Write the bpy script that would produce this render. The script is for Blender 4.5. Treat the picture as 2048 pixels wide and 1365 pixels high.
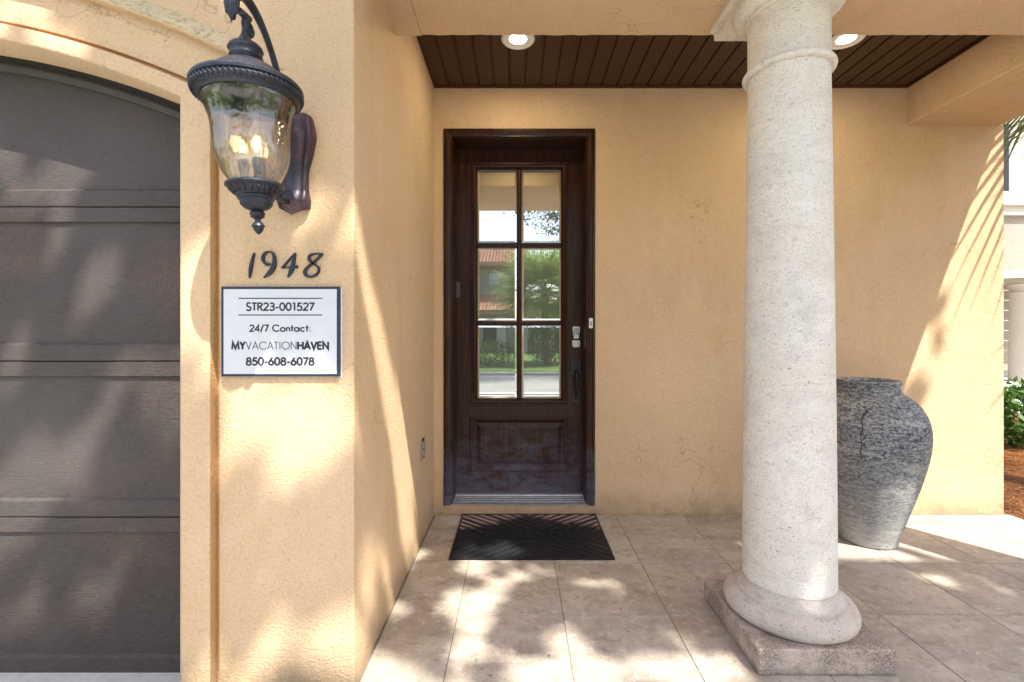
import bpy, math, random
import numpy as np
from mathutils import Vector, Matrix
random.seed(7)
rng = np.random.default_rng(11)
PI = math.pi
R = math.radians
for o in list(bpy.data.objects):
    bpy.data.objects.remove(o)
S = bpy.context.scene
C = S.collection

# ------------------------------------------------------------------ camera, light, exposure
CAMH = 1.22
cd = bpy.data.cameras.new('camera')
cam = bpy.data.objects.new('camera', cd)
C.objects.link(cam)
cam.location = (0, 0, CAMH)
cam.rotation_euler = (R(90), 0, 0)
cd.sensor_width = 36
cd.lens = 16.49
cd.shift_x = -0.0054
cd.shift_y = -0.0076
cd.clip_start = 0.02
cd.clip_end = 1500
S.camera = cam

SUN_DIR = Vector((-0.366, 0.546, -1.0)).normalized()      # the way the light travels
w = bpy.data.worlds.new('World')
S.world = w
w.use_nodes = True
wn = w.node_tree
wn.nodes.clear()
sky = wn.nodes.new('ShaderNodeTexSky')
sky.sky_type = 'NISHITA'
sky.sun_disc = False
sky.sun_elevation = math.asin(-SUN_DIR.z)
sky.sun_rotation = math.atan2(-SUN_DIR.x, -SUN_DIR.y)
sky.air_density = 1.0
sky.dust_density = 3.0
sky.ozone_density = 0.6
bgn = wn.nodes.new('ShaderNodeBackground')
bgn.inputs['Strength'].default_value = 0.15
outn = wn.nodes.new('ShaderNodeOutputWorld')
wn.links.new(sky.outputs[0], bgn.inputs[0])
wn.links.new(bgn.outputs[0], outn.inputs[0])
sl = bpy.data.lights.new('sun', 'SUN')
sl.energy = 4.2
sl.angle = R(0.53)
sl.color = (1.0, 0.95, 0.86)
sun = bpy.data.objects.new('sun', sl)
C.objects.link(sun)
sun.location = (6, -9, 15)
sun.rotation_euler = SUN_DIR.to_track_quat('-Z', 'Y').to_euler()
S.view_settings.view_transform = 'Standard'
S.view_settings.look = 'None'
S.view_settings.gamma = 1
S.view_settings.exposure = 1.47
S.view_settings.use_curve_mapping = False

# ------------------------------------------------------------------ mesh builder
class MB:
    def __init__(s):
        s.v = []; s.f = []; s.m = []
    def add(s, vs, fs, mi=0):
        b = len(s.v)
        s.v += [tuple(p) for p in vs]
        s.f += [tuple(b + i for i in f) for f in fs]
        s.m += [mi] * len(fs)
        return s
    def box(s, x0, x1, y0, y1, z0, z1, mi=0, bev=0.0):
        if bev <= 0:
            vs = [(x, y, z) for z in (z0, z1) for y in (y0, y1) for x in (x0, x1)]
            fs = [(0, 2, 3, 1), (4, 5, 7, 6), (0, 1, 5, 4), (2, 6, 7, 3), (0, 4, 6, 2), (1, 3, 7, 5)]
            return s.add(vs, fs, mi)
        # chamfered box
        import itertools
        vs = []; idx = {}
        for sx in (0, 1):
            for sy in (0, 1):
                for sz in (0, 1):
                    X = (x0, x1)[sx]; Y = (y0, y1)[sy]; Z = (z0, z1)[sz]
                    ix = bev * (1 - 2 * sx); iy = bev * (1 - 2 * sy); iz = bev * (1 - 2 * sz)
                    idx[(sx, sy, sz, 0)] = len(vs); vs.append((X, Y + iy, Z + iz))
                    idx[(sx, sy, sz, 1)] = len(vs); vs.append((X + ix, Y, Z + iz))
                    idx[(sx, sy, sz, 2)] = len(vs); vs.append((X + ix, Y + iy, Z))
        fs = []
        q = [(0, 0), (1, 0), (1, 1), (0, 1)]
        for a in range(3):
            for sd in (0, 1):
                f = []
                for p in q:
                    k = list(p); k.insert(a, sd); f.append(idx[(k[0], k[1], k[2], a)])
                fs.append(tuple(f if (sd ^ (a == 1)) else f[::-1]))
        for a in range(3):          # edges along axis a
            b, c = [i for i in range(3) if i != a]
            for sb in (0, 1):
                for sc in (0, 1):
                    k0 = [0, 0, 0]; k1 = [0, 0, 0]
                    k0[a] = 0; k1[a] = 1; k0[b] = k1[b] = sb; k0[c] = k1[c] = sc
                    f = (idx[(*k0, b)], idx[(*k1, b)], idx[(*k1, c)], idx[(*k0, c)])
                    fs.append(f if (sb ^ sc ^ (a == 1)) else f[::-1])
        for sx in (0, 1):
            for sy in (0, 1):
                for sz in (0, 1):
                    f = (idx[(sx, sy, sz, 0)], idx[(sx, sy, sz, 1)], idx[(sx, sy, sz, 2)])
                    fs.append(f if (sx ^ sy ^ sz) else f[::-1])
        return s.add(vs, fs, mi)
    def quad(s, a, b, c, d, mi=0):
        return s.add([a, b, c, d], [(0, 1, 2, 3)], mi)
    def lathe(s, prof, cx=0, cy=0, cz=0, n=48, mi=0, M=None):
        vs = []
        for r, z in prof:
            for k in range(n):
                a = 2 * PI * k / n
                vs.append((r * math.cos(a), r * math.sin(a), z))
        if M is not None:
            vs = [tuple(M @ Vector(p)) for p in vs]
        vs = [(p[0] + cx, p[1] + cy, p[2] + cz) for p in vs]
        fs = []
        for i in range(len(prof) - 1):
            for k in range(n):
                a = i * n + k; b = i * n + (k + 1) % n
                fs.append((a, b, b + n, a + n))
        return s.add(vs, fs, mi)
    def tube(s, pts, rad, n=10, mi=0, cap=True):
        pts = [Vector(p) for p in pts]
        if not hasattr(rad, '__len__'): rad = [rad] * len(pts)
        vs = []; fs = []
        up = None
        for i, p in enumerate(pts):
            t = (pts[min(i + 1, len(pts) - 1)] - pts[max(i - 1, 0)]).normalized()
            if up is None:
                up = t.cross(Vector((0, 0, 1)))
                if up.length < 0.1: up = t.cross(Vector((1, 0, 0)))
                up.normalize()
            a = (up - t * up.dot(t)).normalized(); up = a
            b = t.cross(a)
            for k in range(n):
                an = 2 * PI * k / n
                vs.append(p + (a * math.cos(an) + b * math.sin(an)) * rad[i])
        for i in range(len(pts) - 1):
            for k in range(n):
                q = i * n + k; r = i * n + (k + 1) % n
                fs.append((q, r, r + n, q + n))
        if cap:
            fs.append(tuple(range(n))[::-1]); fs.append(tuple((len(pts) - 1) * n + k for k in range(n)))
        return s.add(vs, fs, mi)
    def sweep(s, paths, mi=0):
        """paths: list of equal-length polylines; quads between neighbours"""
        n = len(paths[0]); vs = [p for path in paths for p in path]; fs = []
        for i in range(len(paths) - 1):
            for k in range(n - 1):
                a = i * n + k
                fs.append((a, a + 1, a + 1 + n, a + n))
        return s.add(vs, fs, mi)

ORG = {}
def mesh_of(name, mb, mats, off=(0, 0, 0), smooth=False, ang=None):
    me = bpy.data.meshes.new(name)
    me.from_pydata([(p[0] - off[0], p[1] - off[1], p[2] - off[2]) for p in mb.v], [], mb.f)
    if not isinstance(mats, (list, tuple)): mats = [mats]
    for m in mats: me.materials.append(m)
    if len(mats) > 1: me.polygons.foreach_set('material_index', mb.m)
    if smooth:
        me.polygons.foreach_set('use_smooth', [True] * len(me.polygons))
        if ang: me.set_sharp_from_angle(angle=R(ang))
    me.update()
    return me
def fixn(me):
    import bmesh
    bm = bmesh.new(); bm.from_mesh(me)
    bmesh.ops.remove_doubles(bm, verts=bm.verts, dist=1e-5)
    bmesh.ops.recalc_face_normals(bm, faces=bm.faces); bm.to_mesh(me); bm.free()
def obj(name, mb, mats, parent=None, smooth=False, ang=None, at=None, fix=False, **props):
    """mb is in world coordinates; at = own origin for top-level meshes"""
    off = ORG.get(parent.name, (0, 0, 0)) if parent else (at or (0, 0, 0))
    me = mesh_of(name, mb, mats, off, False)
    if fix: fixn(me)
    if smooth:
        me.polygons.foreach_set('use_smooth', [True] * len(me.polygons))
        if ang: me.set_sharp_from_angle(angle=R(ang))
    o = bpy.data.objects.new(name, me)
    C.objects.link(o)
    if parent: o.parent = parent
    else: o.location = at or (0, 0, 0)
    ORG[o.name] = off
    for k, v in props.items(): o[k] = v
    return o
def thing(name, label, cat, loc=(0, 0, 0), group=None):
    o = bpy.data.objects.new(name, None); C.objects.link(o)
    o.location = loc; o.empty_display_size = 0.1
    ORG[o.name] = tuple(loc)
    o['label'] = label; o['category'] = cat
    if group: o['group'] = group
    return o
def struct(o):
    o['kind'] = 'structure'; return o
def copy_tree(o, parent=None):
    c = o.copy(); C.objects.link(c)
    if parent: c.parent = parent
    ORG[c.name] = ORG.get(o.name, (0, 0, 0))
    for ch in [x for x in bpy.data.objects if x.parent == o]: copy_tree(ch, c)
    return c
F = 938.0
def P(x, y, Y):
    """photograph pixel at depth Y -> point of the place"""
    return ((x - 1035) * Y / F, Y, CAMH - (y - 667) * Y / F)
def PX(x, Y): return (x - 1035) * Y / F
def PZ(y, Y): return CAMH - (y - 667) * Y / F

# ------------------------------------------------------------------ materials
class NT:
    def __init__(s, name, rough=0.8, spec=0.3, metal=0.0):
        s.mat = bpy.data.materials.new(name); s.mat.use_nodes = True
        s.t = s.mat.node_tree; s.t.nodes.clear()
        s.out = s.n('ShaderNodeOutputMaterial')
        s.b = s.n('ShaderNodeBsdfPrincipled')
        s.b.inputs['Roughness'].default_value = rough
        s.b.inputs['Specular IOR Level'].default_value = spec
        s.b.inputs['Metallic'].default_value = metal
        s.l(s.b.outputs[0], s.out.inputs[0])
        s.tc = s.n('ShaderNodeTexCoord')
        s.co = s.tc.outputs['Object']
    def n(s, t, **k):
        nd = s.t.nodes.new(t)
        for a, v in k.items(): setattr(nd, a, v)
        return nd
    def l(s, a, b): s.t.links.new(a, b)
    def map(s, scale=(1, 1, 1), rot=(0, 0, 0), loc=(0, 0, 0), src=None):
        m = s.n('ShaderNodeMapping')
        m.inputs['Scale'].default_value = scale; m.inputs['Rotation'].default_value = rot; m.inputs['Location'].default_value = loc
        s.l(src or s.co, m.inputs[0]); return m.outputs[0]
    def noise(s, scale, detail=4, rough=0.55, dist=0.0, co=None):
        m = s.n('ShaderNodeTexNoise')
        m.inputs['Scale'].default_value = scale; m.inputs['Detail'].default_value = detail
        m.inputs['Roughness'].default_value = rough; m.inputs['Distortion'].default_value = dist
        s.l(co or s.co, m.inputs['Vector']); return m.outputs['Fac']
    def voro(s, scale, co=None, feat='F1', out='Distance', rnd=1.0):
        m = s.n('ShaderNodeTexVoronoi', feature=feat)
        m.inputs['Scale'].default_value = scale; m.inputs['Randomness'].default_value = rnd
        s.l(co or s.co, m.inputs['Vector']); return m.outputs[out]
    def ramp(s, fac, stops, interp='LINEAR'):
        m = s.n('ShaderNodeValToRGB'); e = m.color_ramp
        e.interpolation = interp
        while len(e.elements) < len(stops): e.elements.new(0.5)
        for i, (p, c) in enumerate(stops):
            e.elements[i].position = p
            e.elements[i].color = (*c, 1) if hasattr(c, '__len__') else (c, c, c, 1)
        s.l(fac, m.inputs[0]); return m.outputs[0]
    def mix(s, fac, a, b, mode='MIX'):
        m = s.n('ShaderNodeMix', data_type='RGBA', blend_type=mode)
        for i, v in ((0, fac), (6, a), (7, b)):
            if hasattr(v, 'is_linked') or hasattr(v, 'links'): s.l(v, m.inputs[i])
            elif i == 0: m.inputs[0].default_value = v
            else: m.inputs[i].default_value = (*v, 1) if hasattr(v, '__len__') else (v, v, v, 1)
        return m.outputs[2]
    def math(s, op, a, b=0.0):
        m = s.n('ShaderNodeMath', operation=op)
        for i, v in ((0, a), (1, b)):
            if hasattr(v, 'links'): s.l(v, m.inputs[i])
            else: m.inputs[i].default_value = v
        return m.outputs[0]
    def sep(s, co=None):
        m = s.n('ShaderNodeSeparateXYZ'); s.l(co or s.co, m.inputs[0]); return m.outputs
    def rand(s): return s.n('ShaderNodeObjectInfo').outputs['Random']
    def col(s, c):
        if hasattr(c, 'links'): s.l(c, s.b.inputs['Base Color'])
        else: s.b.inputs['Base Color'].default_value = (*c, 1)
        return s
    def bump(s, h, strength=0.5, dist=0.002):
        m = s.n('ShaderNodeBump'); m.inputs['Strength'].default_value = strength; m.inputs['Distance'].default_value = dist
        s.l(h, m.inputs['Height']); s.l(m.outputs[0], s.b.inputs['Normal']); return m.outputs[0]
    def rough(s, v):
        s.l(v, s.b.inputs['Roughness']); return s

def world_co(t):
    g = t.n('ShaderNodeNewGeometry'); return g.outputs['Position']

def m_stucco(name, base=(0.67, 0.475, 0.295), grain=1.0):
    t = NT(name, 0.92, 0.15)
    co = world_co(t)
    big = t.noise(1.3, 5, 0.6, co=co)
    c = t.mix(t.ramp(big, [(0.3, 0.0), (0.75, 1.0)]), tuple(x * 0.93 for x in base), tuple(min(1, x * 1.05) for x in base))
    st = t.noise(1.0, 5, 0.65, 0.4, co=t.map((3.0, 3.0, 0.7), src=co))
    c = t.mix(t.ramp(st, [(0.52, 0.0), (0.76, 0.42)]), c, (base[0] * 0.80, base[1] * 0.70, base[2] * 0.55))
    gr = t.noise(230, 3, 0.7, co=co)
    c = t.mix(t.ramp(gr, [(0.30, 0.5), (0.47, 0.0)]), c, (base[0] * 0.55, base[1] * 0.47, base[2] * 0.38))
    g2 = t.noise(95, 3, 0.65, 0.6, co=co)
    c = t.mix(t.ramp(g2, [(0.30, 0.38), (0.46, 0.0)]), c, (base[0] * 0.60, base[1] * 0.50, base[2] * 0.38))
    c = t.mix(t.ramp(g2, [(0.58, 0.0), (0.72, 0.5)]), c, (min(1, base[0] * 1.15), base[1] * 1.18, base[2] * 1.3))
    pb = t.noise(1.7, 4, 0.6, 0.6, co=t.map((1, 1, 1), loc=(4, 1, 2.5), src=co))
    c = t.mix(t.ramp(pb, [(0.58, 0.0), (0.72, 0.4)]), c, (base[0] * 1.02, base[1] * 1.07, base[2] * 1.25))
    # splash dirt near the paving
    wob = t.n('ShaderNodeVectorMath', operation='ADD'); t.l(co, wob.inputs[0])
    nz = t.n('ShaderNodeTexNoise'); nz.inputs['Scale'].default_value = 2.6; nz.inputs['Detail'].default_value = 5; t.l(co, nz.inputs['Vector']); t.l(nz.outputs['Color'], wob.inputs[1])
    crk = t.voro(0.75, co=wob.outputs[0], feat='DISTANCE_TO_EDGE')
    cm = t.math('MULTIPLY', t.ramp(crk, [(0.0012, 0.55), (0.0035, 0.0)]), t.ramp(t.noise(1.1, 2, 0.5, co=co), [(0.50, 0.0), (0.58, 1.0)]))
    c = t.mix(cm, c, (base[0] * 0.45, base[1] * 0.38, base[2] * 0.3))
    z = t.sep(co)[2]
    dn = t.noise(9, 6, 0.7, co=co)
    low = t.math('SUBTRACT', 1.0, t.math('MULTIPLY', z, 4.5))
    d = t.math('MULTIPLY', t.math('MAXIMUM', low, 0.0), dn)
    c = t.mix(t.ramp(d, [(0.12, 0.0), (0.65, 0.75)]), c, (0.22, 0.17, 0.10))
    sp = t.noise(26, 2, 0.5, co=co)
    c = t.mix(t.ramp(sp, [(0.79, 0.0), (0.81, 0.5)]), c, (0.25, 0.15, 0.07))
    t.col(c)
    h1 = t.noise(120, 3, 0.7, 0.6, co=co)
    h2 = t.voro(105, co=t.map((1, 1, 1.3), src=co), feat='SMOOTH_F1')
    h = t.math('ADD', t.math('MULTIPLY', h1, 1.0), t.math('MULTIPLY', h2, 0.5))
    wv = t.noise(7, 3, 0.5, co=co)
    h = t.math('ADD', h, t.math('MULTIPLY', wv, 1.6))
    t.bump(h, 0.9 * grain, 0.0046)
    return t.mat
def m_groove(name):
    return m_stucco(name, (0.56, 0.34, 0.155), 0.9)  # darker, browner stucco for the groove round the surround
def m_mossy(name):
    t = NT(name, 0.92, 0.15); co = world_co(t)
    n = t.noise(5, 6, 0.7, co=co)
    c = t.mix(t.ramp(n, [(0.35, 0.0), (0.6, 1.0)]), (0.64, 0.50, 0.31), (0.52, 0.43, 0.27))
    g = t.noise(60, 4, 0.7, co=co)
    c = t.mix(t.ramp(g, [(0.35, 0.6), (0.5, 0.0)]), c, (0.20, 0.17, 0.10))
    x = t.sep(co)[0]
    c = t.mix(t.ramp(t.math('MULTIPLY', t.math('ADD', x, 1.05), 6.0), [(0.0, 0.0), (1.0, 1.0)]), c, (0.68, 0.50, 0.30))
    t.col(c); t.bump(t.noise(100, 4, 0.6, 0.6, co=co), 0.8, 0.004)
    return t.mat
def m_tile(name):
    t = NT(name, 0.55, 0.35); rd = t.rand(); co = world_co(t)
    off = t.n('ShaderNodeVectorMath', operation='ADD'); t.l(co, off.inputs[0])
    cb = t.n('ShaderNodeCombineXYZ'); t.l(t.math('MULTIPLY', rd, 37.0), cb.inputs[0]); t.l(t.math('MULTIPLY', rd, 19.0), cb.inputs[1]); t.l(cb.outputs[0], off.inputs[1])
    c2 = off.outputs[0]
    a = t.noise(3.0, 8, 0.62, 0.6, co=t.map((1, 1.6, 1), src=c2))
    base = t.ramp(a, [(0.25, (0.27, 0.215, 0.165)), (0.45, (0.385, 0.325, 0.262)), (0.60, (0.50, 0.435, 0.36)), (0.78, (0.61, 0.55, 0.475))])
    gry = t.noise(0.9, 3, 0.6, co=co)
    base = t.mix(t.ramp(gry, [(0.42, 0.0), (0.62, 0.75)]), base, t.mix(1.0, base, (0.90, 0.93, 0.98), 'MULTIPLY'))
    base = t.mix(t.math('MULTIPLY', rd, 0.45), base, (0.41, 0.375, 0.33))
    v = t.noise(11, 9, 0.78, 0.5, co=t.map((1, 1.3, 1), src=c2))
    base = t.mix(t.ramp(v, [(0.36, 0.75), (0.48, 0.0)]), base, (0.26, 0.19, 0.14))
    pit = t.noise(75, 3, 0.6, 0.5, co=c2)
    base = t.mix(t.ramp(pit, [(0.29, 0.85), (0.35, 0.0)]), base, (0.20, 0.13, 0.085))
    mot = t.noise(24, 8, 0.8, 0.2, co=t.map((1, 1, 1), loc=(3, 8, 0), src=c2))
    base = t.mix(t.ramp(mot, [(0.54, 0.0), (0.64, 0.7)]), base, (0.60, 0.56, 0.50))
    base = t.mix(t.ramp(mot, [(0.36, 0.6), (0.46, 0.0)]), base, (0.25, 0.20, 0.16))
    fine = t.noise(180, 3, 0.7, co=c2)
    base = t.mix(t.ramp(fine, [(0.3, 0.6), (0.48, 0.0)]), base, (0.30, 0.23, 0.17))
    red = t.noise(42, 5, 0.75, 0.9, co=t.map((1, 1, 1), loc=(5, 2, 0), src=c2))
    base = t.mix(t.ramp(red, [(0.70, 0.0), (0.76, 0.6)]), base, (0.42, 0.19, 0.07))
    t.col(base)
    t.rough(t.ramp(a, [(0.3, 0.62), (0.7, 0.42)]))
    t.bump(t.math('ADD', t.math('MULTIPLY', pit, 0.5), v), 0.18, 0.002)
    return t.mat
def m_stone(name, base=(0.60, 0.56, 0.50), worn=False, dirt=False):
    t = NT(name, 0.75, 0.25)
    co = t.co
    a = t.noise(5, 7, 0.65, 0.8, co=t.map((1, 1, 1.8)))
    c = t.ramp(a, [(0.3, tuple(x * 0.84 for x in base)), (0.5, base), (0.72, tuple(min(1, x * 1.12) for x in base))])
    pk = t.noise(2.2, 3, 0.6)
    c = t.mix(t.ramp(pk, [(0.45, 0.0), (0.65, 0.5)]), c, (base[0] * 1.0, base[1] * 0.95, base[2] * 0.89))
    pit = t.noise(70, 3, 0.6, 0.6, co=t.map((1, 1, 1.9)))
    pm = t.ramp(pit, [(0.325, 1.0), (0.365, 0.0)])
    area = t.ramp(t.noise(4.5, 3, 0.6), [(0.35, 0.25), (0.6, 1.0)])
    c = t.mix(t.math('MULTIPLY', pm, area), c, (0.26, 0.22, 0.18))
    v2 = t.noise(26, 6, 0.78, 0.8, co=t.map((1, 1, 2.6)))
    c = t.mix(t.ramp(v2, [(0.34, 0.7), (0.46, 0.0)]), c, (base[0] * 0.72, base[1] * 0.60, base[2] * 0.54))
    f = t.noise(190, 2, 0.7)
    c = t.mix(t.ramp(f, [(0.33, 0.6), (0.47, 0.0)]), c, (base[0] * 0.55, base[1] * 0.5, base[2] * 0.46))
    if worn or dirt:
        d = t.noise(6.5, 8, 0.72, 0.4)
        amt = [(0.38, 0.0), (0.56, 0.95)] if dirt else [(0.5, 0.0), (0.75, 0.5)]
        spk = t.ramp(t.noise(170, 3, 0.7), [(0.36, 0.1), (0.60, 1.0)])
        m = t.math('MULTIPLY', t.ramp(d, amt), spk)
        c = t.mix(m, c, (0.16, 0.125, 0.10))
        if dirt:
            z = t.sep()[2]
            lo = t.math('MULTIPLY', t.math('SUBTRACT', 1.0, t.math('MULTIPLY', z, 12.0)), t.noise(22, 5, 0.7, co=t.map((1, 1, 0.25))))
            c = t.mix(t.ramp(lo, [(0.30, 0.0), (0.62, 0.75)]), c, (0.15, 0.115, 0.10))
    t.col(c)
    h = t.math('ADD', t.math('MULTIPLY', pit, 1.0), t.math('MULTIPLY', a, 1.2))
    h = t.math('ADD', h, t.math('MULTIPLY', f, 0.35 if not (worn or dirt) else 0.8))
    t.bump(h, 0.8, 0.005)
    return t.mat
def m_wood(name, worn=0.5):
    t = NT(name, 0.38, 0.28); co = world_co(t)
    g = t.noise(9, 6, 0.6, 0.5, co=t.map((7, 7, 0.35), src=co))
    c = t.ramp(g, [(0.3, (0.009, 0.003, 0.002)), (0.5, (0.028, 0.009, 0.0045)), (0.7, (0.062, 0.021, 0.009))])
    z = t.sep(co)[2]
    hgt = t.math('SUBTRACT', 1.25, z)     # weathering grows downwards (rain splash on bare varnish)
    wn_ = t.noise(6, 8, 0.72, 0.6, co=t.map((1.3, 1.3, 2.6), src=co))
    m = t.math('MULTIPLY', t.math('MAXIMUM', hgt, 0.08), wn_)
    c = t.mix(t.ramp(m, [(0.34, 0.0), (0.66, worn)]), c, (0.13, 0.13, 0.18))
    sc = t.noise(60, 4, 0.8, 1.0, co=t.map((0.25, 1, 2.2), src=co))
    m2 = t.math('MULTIPLY', t.ramp(sc, [(0.68, 0.0), (0.73, 1.0)]), t.ramp(hgt, [(0.3, 0.0), (0.9, 0.8)]))
    c = t.mix(m2, c, (0.30, 0.25, 0.23))
    t.col(c); t.rough(t.ramp(m, [(0.2, 0.33), (0.7, 0.75)]))
    t.bump(g, 0.25, 0.001)
    return t.mat
def m_garage(name):
    t = NT(name, 0.55, 0.35); co = world_co(t)
    g = t.noise(45, 5, 0.7, 0.6, co=t.map((0.9, 1, 4.2), src=co))
    c = t.ramp(g, [(0.32, (0.032, 0.024, 0.022)), (0.66, (0.074, 0.056, 0.049))])
    w1 = t.noise(1.6, 5, 0.6, co=co); weave = t.noise(120, 3, 0.5, co=t.map((3.0, 1, 0.3), src=co))
    m = t.math('MULTIPLY', t.ramp(w1, [(0.55, 0.0), (0.68, 1.0)]), t.ramp(weave, [(0.42, 0.0), (0.6, 0.5)]))
    c = t.mix(m, c, (0.23, 0.105, 0.07))
    dst = t.noise(0.8, 4, 0.6, co=t.map((1, 1, 1), loc=(3, 0, 4), src=co))
    c = t.mix(t.ramp(dst, [(0.4, 0.0), (0.7, 0.35)]), c, (0.125, 0.115, 0.11))
    t.col(c); t.bump(t.math('ADD', g, t.math('MULTIPLY', weave, 0.25)), 0.9, 0.0035)
    return t.mat
def m_plain(name, c, rough=0.6, spec=0.3, metal=0.0, var=0.12, scale=18, bump=0.0, bdist=0.001):
    t = NT(name, rough, spec, metal)
    n = t.noise(scale, 4, 0.6)
    t.col(t.mix(t.ramp(n, [(0.3, 0.0), (0.7, 1.0)]), tuple(x * (1 - var) for x in c), tuple(min(1, x * (1 + var)) for x in c)))
    if bump: t.bump(n, bump, bdist)
    return t.mat
def m_bronze(name, tint=0.0):
    t = NT(name, 0.42, 0.5, 0.35)
    n = t.noise(22, 5, 0.65)
    c = t.ramp(n, [(0.3, (0.016, 0.019, 0.028)), (0.6, (0.034, 0.038, 0.053)), (0.8, (0.075, 0.082, 0.10))])
    if tint:
        k = t.noise(9, 4, 0.6)
        c = t.mix(t.ramp(k, [(0.40, 0.0), (0.62, tint)]), c, (0.16, 0.055, 0.06))
    sp = t.noise(160, 3, 0.6)
    c = t.mix(t.ramp(sp, [(0.62, 0.0), (0.7, 0.4)]), c, (0.22, 0.23, 0.26))
    t.col(c); t.bump(t.noise(90, 4, 0.6), 0.25, 0.001)
    return t.mat
def m_leaf(name, a, b, trans=0.25, scale=0.6, rough=0.5):
    t = NT(name, rough, 0.35)
    n = t.noise(scale, 3, 0.6); g = t.n('ShaderNodeNewGeometry')
    f = t.math('ADD', t.math('MULTIPLY', n, 0.5), t.math('MULTIPLY', g.outputs['Random Per Island'], 0.5))
    c = t.mix(t.ramp(f, [(0.25, 0.0), (0.75, 1.0)]), a, b)
    t.col(c)
    tr = t.n('ShaderNodeBsdfTranslucent'); t.l(c, tr.inputs[0])
    mx = t.n('ShaderNodeMixShader'); mx.inputs[0].default_value = trans
    t.l(t.b.outputs[0], mx.inputs[1]); t.l(tr.outputs[0], mx.inputs[2]); t.l(mx.outputs[0], t.out.inputs[0])
    return t.mat
def m_emit(name, c, s):
    m = bpy.data.materials.new(name); m.use_nodes = True; nt = m.node_tree; nt.nodes.clear()
    e = nt.nodes.new('ShaderNodeEmission'); o = nt.nodes.new('ShaderNodeOutputMaterial')
    e.inputs[0].default_value = (*c, 1); e.inputs[1].default_value = s; nt.links.new(e.outputs[0], o.inputs[0]); return m
def m_pane(name):
    t = NT(name)
    gl = t.n('ShaderNodeBsdfGlossy'); gl.inputs['Roughness'].default_value = 0.015; gl.inputs[0].default_value = (0.95, 0.98, 0.97, 1)
    tr = t.n('ShaderNodeBsdfTransparent'); tr.inputs[0].default_value = (0.85, 0.88, 0.86, 1)
    mx = t.n('ShaderNodeMixShader'); mx.inputs[0].default_value = 0.56
    t.l(tr.outputs[0], mx.inputs[1]); t.l(gl.outputs[0], mx.inputs[2]); t.l(mx.outputs[0], t.out.inputs[0])
    bp = t.n('ShaderNodeBump'); bp.inputs['Strength'].default_value = 0.012; bp.inputs['Distance'].default_value = 0.001
    t.l(t.noise(12, 2, 0.5), bp.inputs['Height']); t.l(bp.outputs[0], gl.inputs['Normal'])
    return t.mat
def m_wavyglass(name, tint=(1.0, 0.975, 0.93), k=0.95):
    t = NT(name)
    bp = t.n('ShaderNodeBump'); bp.inputs['Strength'].default_value = k; bp.inputs['Distance'].default_value = 0.006
    t.l(t.noise(17, 2, 0.5, 0.8, co=t.map((1.3, 1.3, 0.6))), bp.inputs['Height'])
    g = t.n('ShaderNodeBsdfGlass'); g.inputs['Color'].default_value = (*tint, 1); g.inputs['Roughness'].default_value = 0.0; g.inputs['IOR'].default_value = 1.45
    t.l(bp.outputs[0], g.inputs['Normal'])
    gl = t.n('ShaderNodeBsdfGlossy'); gl.inputs['Roughness'].default_value = 0.02; t.l(bp.outputs[0], gl.inputs['Normal'])
    tr = t.n('ShaderNodeBsdfTransparent'); tr.inputs[0].default_value = (*tint, 1)
    m1 = t.n('ShaderNodeMixShader'); m1.inputs[0].default_value = 0.45
    t.l(tr.outputs[0], m1.inputs[1]); t.l(g.outputs[0], m1.inputs[2])
    lw = t.n('ShaderNodeLayerWeight'); lw.inputs[0].default_value = 0.35; t.l(bp.outputs[0], lw.inputs['Normal'])
    m2 = t.n('ShaderNodeMixShader'); t.l(t.ramp(lw.outputs['Facing'], [(0.0, 0.05), (0.6, 0.12), (1.0, 0.6)]), m2.inputs[0])
    t.l(m1.outputs[0], m2.inputs[1]); t.l(gl.outputs[0], m2.inputs[2]); t.l(m2.outputs[0], t.out.inputs[0])
    return t.mat
def m_urn(name):
    t = NT(name, 0.7, 0.3)
    co = t.map((1, 1, 7.0), rot=(0.06, 0.04, 0))
    a = t.noise(17, 9, 0.75, 0.3, co=co)
    c = t.ramp(a, [(0.36, (0.060, 0.062, 0.080)), (0.48, (0.12, 0.122, 0.14)), (0.56, (0.25, 0.25, 0.25)), (0.66, (0.44, 0.43, 0.39))])
    pat = t.noise(58, 4, 0.75, 0.6, co=t.map((1, 1, 1.7)))
    c = t.mix(t.ramp(pat, [(0.50, 0.0), (0.60, 0.75)]), c, (0.42, 0.43, 0.42))
    c = t.mix(t.ramp(pat, [(0.38, 0.9), (0.46, 0.0)]), c, (0.025, 0.027, 0.042))
    z = t.sep()[2]
    lo = t.math('MULTIPLY', t.math('SUBTRACT', 0.75, z), t.noise(7, 6, 0.7, co=co))
    c = t.mix(t.ramp(lo, [(0.06, 0.0), (0.36, 0.6)]), c, (0.43, 0.43, 0.40))
    rb = t.noise(5.5, 5, 0.7, 0.8, co=t.map((1, 1, 1.6), loc=(2, 7, 1)))
    c = t.mix(t.ramp(rb, [(0.66, 0.0), (0.73, 0.6)]), c, (0.33, 0.16, 0.11))
    bl = t.noise(3.2, 6, 0.7, 0.5, co=t.map((1, 1, 4.0), loc=(1, 2, 3)))
    c = t.mix(t.math('MULTIPLY', t.ramp(bl, [(0.50, 0.0), (0.64, 0.8)]), t.ramp(pat, [(0.40, 0.2), (0.55, 1.0)])), c, (0.50, 0.50, 0.45))
    t.col(c); t.bump(t.math('ADD', a, t.math('MULTIPLY', pat, 0.6)), 0.7, 0.003)
    return t.mat
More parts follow.
